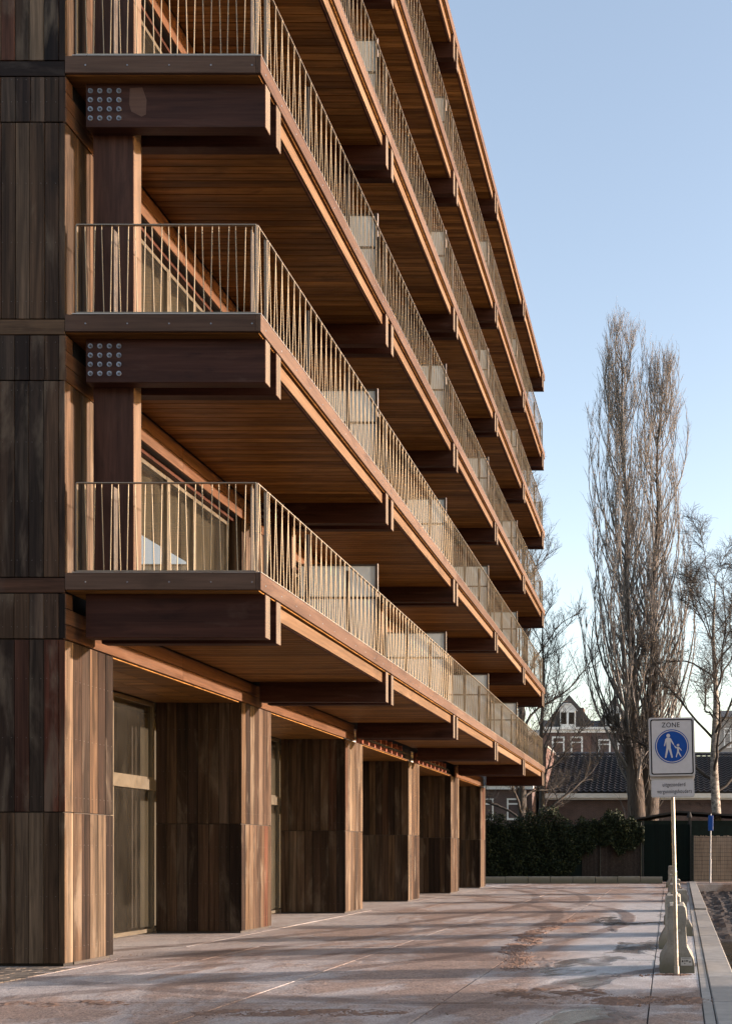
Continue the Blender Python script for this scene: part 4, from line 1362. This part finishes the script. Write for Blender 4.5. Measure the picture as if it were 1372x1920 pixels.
poplar("slightly lower bare poplar joined beside the tallest one, nearer the zone sign", px(1211, 0, 58.4)[0], 58.4, px(0, 690, 58.6)[1], px(1240, 0, 58.6)[0] - px(1211, 0, 58.4)[0], 3.4, 23, 140, .66, 1)

def spread_tree(name, lab, x, Y, H, seed, r0, mats, fork=.3, nlimb=9, ang=(.5, .95), droop=0.0, lean=0.0, limb_len=(.35, .6), twigs=1.0, tr=.010, bendup=.5, zmin=None):
    rng = np.random.default_rng(seed)
    root = empty(name, (x, Y, 0))
    tag(root, lab, "tree")
    br, tw = [], []
    k = 14
    T = np.array([(x + lean * i / k + .07 * H / 20 * math.sin(i * 1.1 + seed), Y + .06 * math.cos(i * 1.7), H * .86 * i / k) for i in range(k + 1)])
    rad = np.linspace(r0, .03, k + 1); rad[0] *= 1.3
    def twig(P, n, l, depth):
        for _ in range(n):
            q, dd = at(P, rng.uniform(.12, 1)); dd = dd / np.linalg.norm(dd)
            a = rng.uniform(0, 2 * np.pi)
            Z3 = curve(q, dd * .7 + np.array([math.cos(a) * .8, math.sin(a) * .8, .2 - droop]), l * rng.uniform(.5, 1.2), 4, .16, rng, (0, 0, bendup * .5 - droop * 1.6))
            tw.append((Z3, np.linspace(tr, tr * .6, 5)))
            if depth:
                for _ in range(2):
                    q2, d2 = at(Z3, rng.uniform(.25, .95)); d2 = d2 / np.linalg.norm(d2)
                    a = rng.uniform(0, 2 * np.pi)
                    tw.append((curve(q2, d2 + np.array([math.cos(a), math.sin(a), -droop]) * .8, l * rng.uniform(.3, .6), 3, .16, rng, (0, 0, .2 - droop * 1.5)), np.linspace(tr * .8, tr * .55, 4)))
    for i in range(nlimb):
        t = fork + (0.97 - fork) * (i + rng.uniform(0, .8)) / nlimb
        p, _ = at(T, min(t, .99))
        az = i * 2.4 + rng.uniform(-.5, .5)
        an = rng.uniform(*ang)
        L = H * rng.uniform(*limb_len) * (1.15 - .75 * (t - fork) / (1 - fork))
        rl = max(.025, np.interp(t, np.linspace(0, 1, k + 1), rad) * .42)
        P = curve(p, (math.cos(az) * math.sin(an), math.sin(az) * math.sin(an), math.cos(an)), L, 11, .17, rng, (0, 0, bendup))
        br.append((P, np.linspace(rl, .015, 12)))
        for j in range(int(5 + L * .9)):
            u = rng.uniform(.22, .98)
            q, dd = at(P, u); dd = dd / np.linalg.norm(dd)
            a = rng.uniform(0, 2 * np.pi)
            L2 = L * rng.uniform(.2, .42) * (1.2 - .6 * u)
            Q = curve(q, dd + np.array([math.cos(a), math.sin(a), .25]) * .75, L2, 6, .15, rng, (0, 0, bendup * .6 - droop * .5))
            br.append((Q, np.linspace(max(.018, rl * .35), .01, 7)))
            twig(Q, int((4 + L2 * 5) * twigs), .55 + L2 * .2, True)
        twig(P[4:], int(10 * twigs), .8, True)
    V, Fc = tubes_mesh([(T, rad)], 12); np_object("trunk", V, Fc, mats[0], root, (x, Y, 0))
    V, Fc = tubes_mesh(br, 5); np_object("branches", V, Fc, mats[1], root, (x, Y, 0))["kind"] = "stuff"
    V, Fc = tubes_mesh(tw, 3); np_object("crown", V, Fc, mats[1], root, (x, Y, 0))["kind"] = "stuff"
spread_tree("birch_tree", "birch with pale patchy trunk rising behind the bamboo fence", px(1341, 0, 55)[0], 55.0, px(0, 985, 55)[1], 5, .34, (M['bark_birch'], M['bark_dark']), .26, 17, (.6, 1.15), .22, -.1, (.34, .52), 1.9, .009, .75)
spread_tree("bare_tree", "small dark bare tree standing in the ivy hedge", px(972, 0, 52)[0], 52.2, px(0, 1275, 52)[1], 9, .30, (M['bark_dark'], M['bark_dark']), .24, 12, (.5, 1.15), .05, .3, (.38, .62), 1.5, .009, .6)
spread_tree("slender_tree", "slender bare tree showing past the ends of the upper balconies", px(1012, 0, 57)[0], 57.0, px(0, 1090, 57)[1], 15, .22, (M['bark_dark'], M['bark_dark']), .35, 11, (.3, .7), .05, .2, (.22, .36), .75, .007, .9)
spread_tree("tall_tree", "tall bare tree mostly hidden behind the far balconies", px(975, 0, 60)[0], 60.0, px(0, 690, 60)[1], 31, .30, (M['bark_dark'], M['bark_dark']), .30, 18, (.25, .55), .0, .4, (.16, .26), 1.0, .008, .9)

# added brick block, unseen behind the camera, keeps sky light off the end wall
nb = empty("added_shade_block", (-20, -18, 0))
tag(nb, "unseen brick block added behind the camera to shade the end wall", "building")
MB().box(-62, 13, -30, -18, 0, 17).build("wall", M['brick_red'], nb)
MB().box(-62.2, 13.2, -30.2, -17.7, 17.002, 17.4).build("cornice", M['concrete'], nb)
for fl_ in range(5):
    for k in range(22):
        xa = -60 + k * 3.3
        sash(nb, xa, xa + 1.5, 1.2 + fl_ * 3.2, 3.1 + fl_ * 3.2, -18.0, .1).rotation_euler = (0, 0, math.pi)

# unseen cabin added on the far bank to throw shade over the foreground
cab = empty("added_shade_cabin", (19.2, 8.5, 0))
tag(cab, "unseen grey cabin added on the far canal bank to shade the foreground", "cabin")
MB().cbox(18.0, 20.44, 2.3, 14.0, .12, 2.6, .03).build("body", M['sign_grey'], cab)
for yq in (2.6, 8.2, 13.8):
    MB().box(18.05, 20.39, yq, yq + .3, -.06, .118).build("support_block", M['concrete'], cab)
for yq in (4.0, 7.0, 10.5):
    w_ = MB().box(17.96, 17.999, yq, yq + 1.4, 1.1, 2.1).build("window", M['white_paint'], cab)
    MB().box(17.95, 17.959, yq + .08, yq + 1.32, 1.18, 2.02).build("pane", M['glass_far'], w_)
dr = MB().box(17.96, 17.999, 12.2, 13.1, .15, 2.2).build("door", M['frame'], cab)
MB().box(17.91, 17.959, 12.9, 12.98, 1.1, 1.2).build("handle", M['steel'], dr)
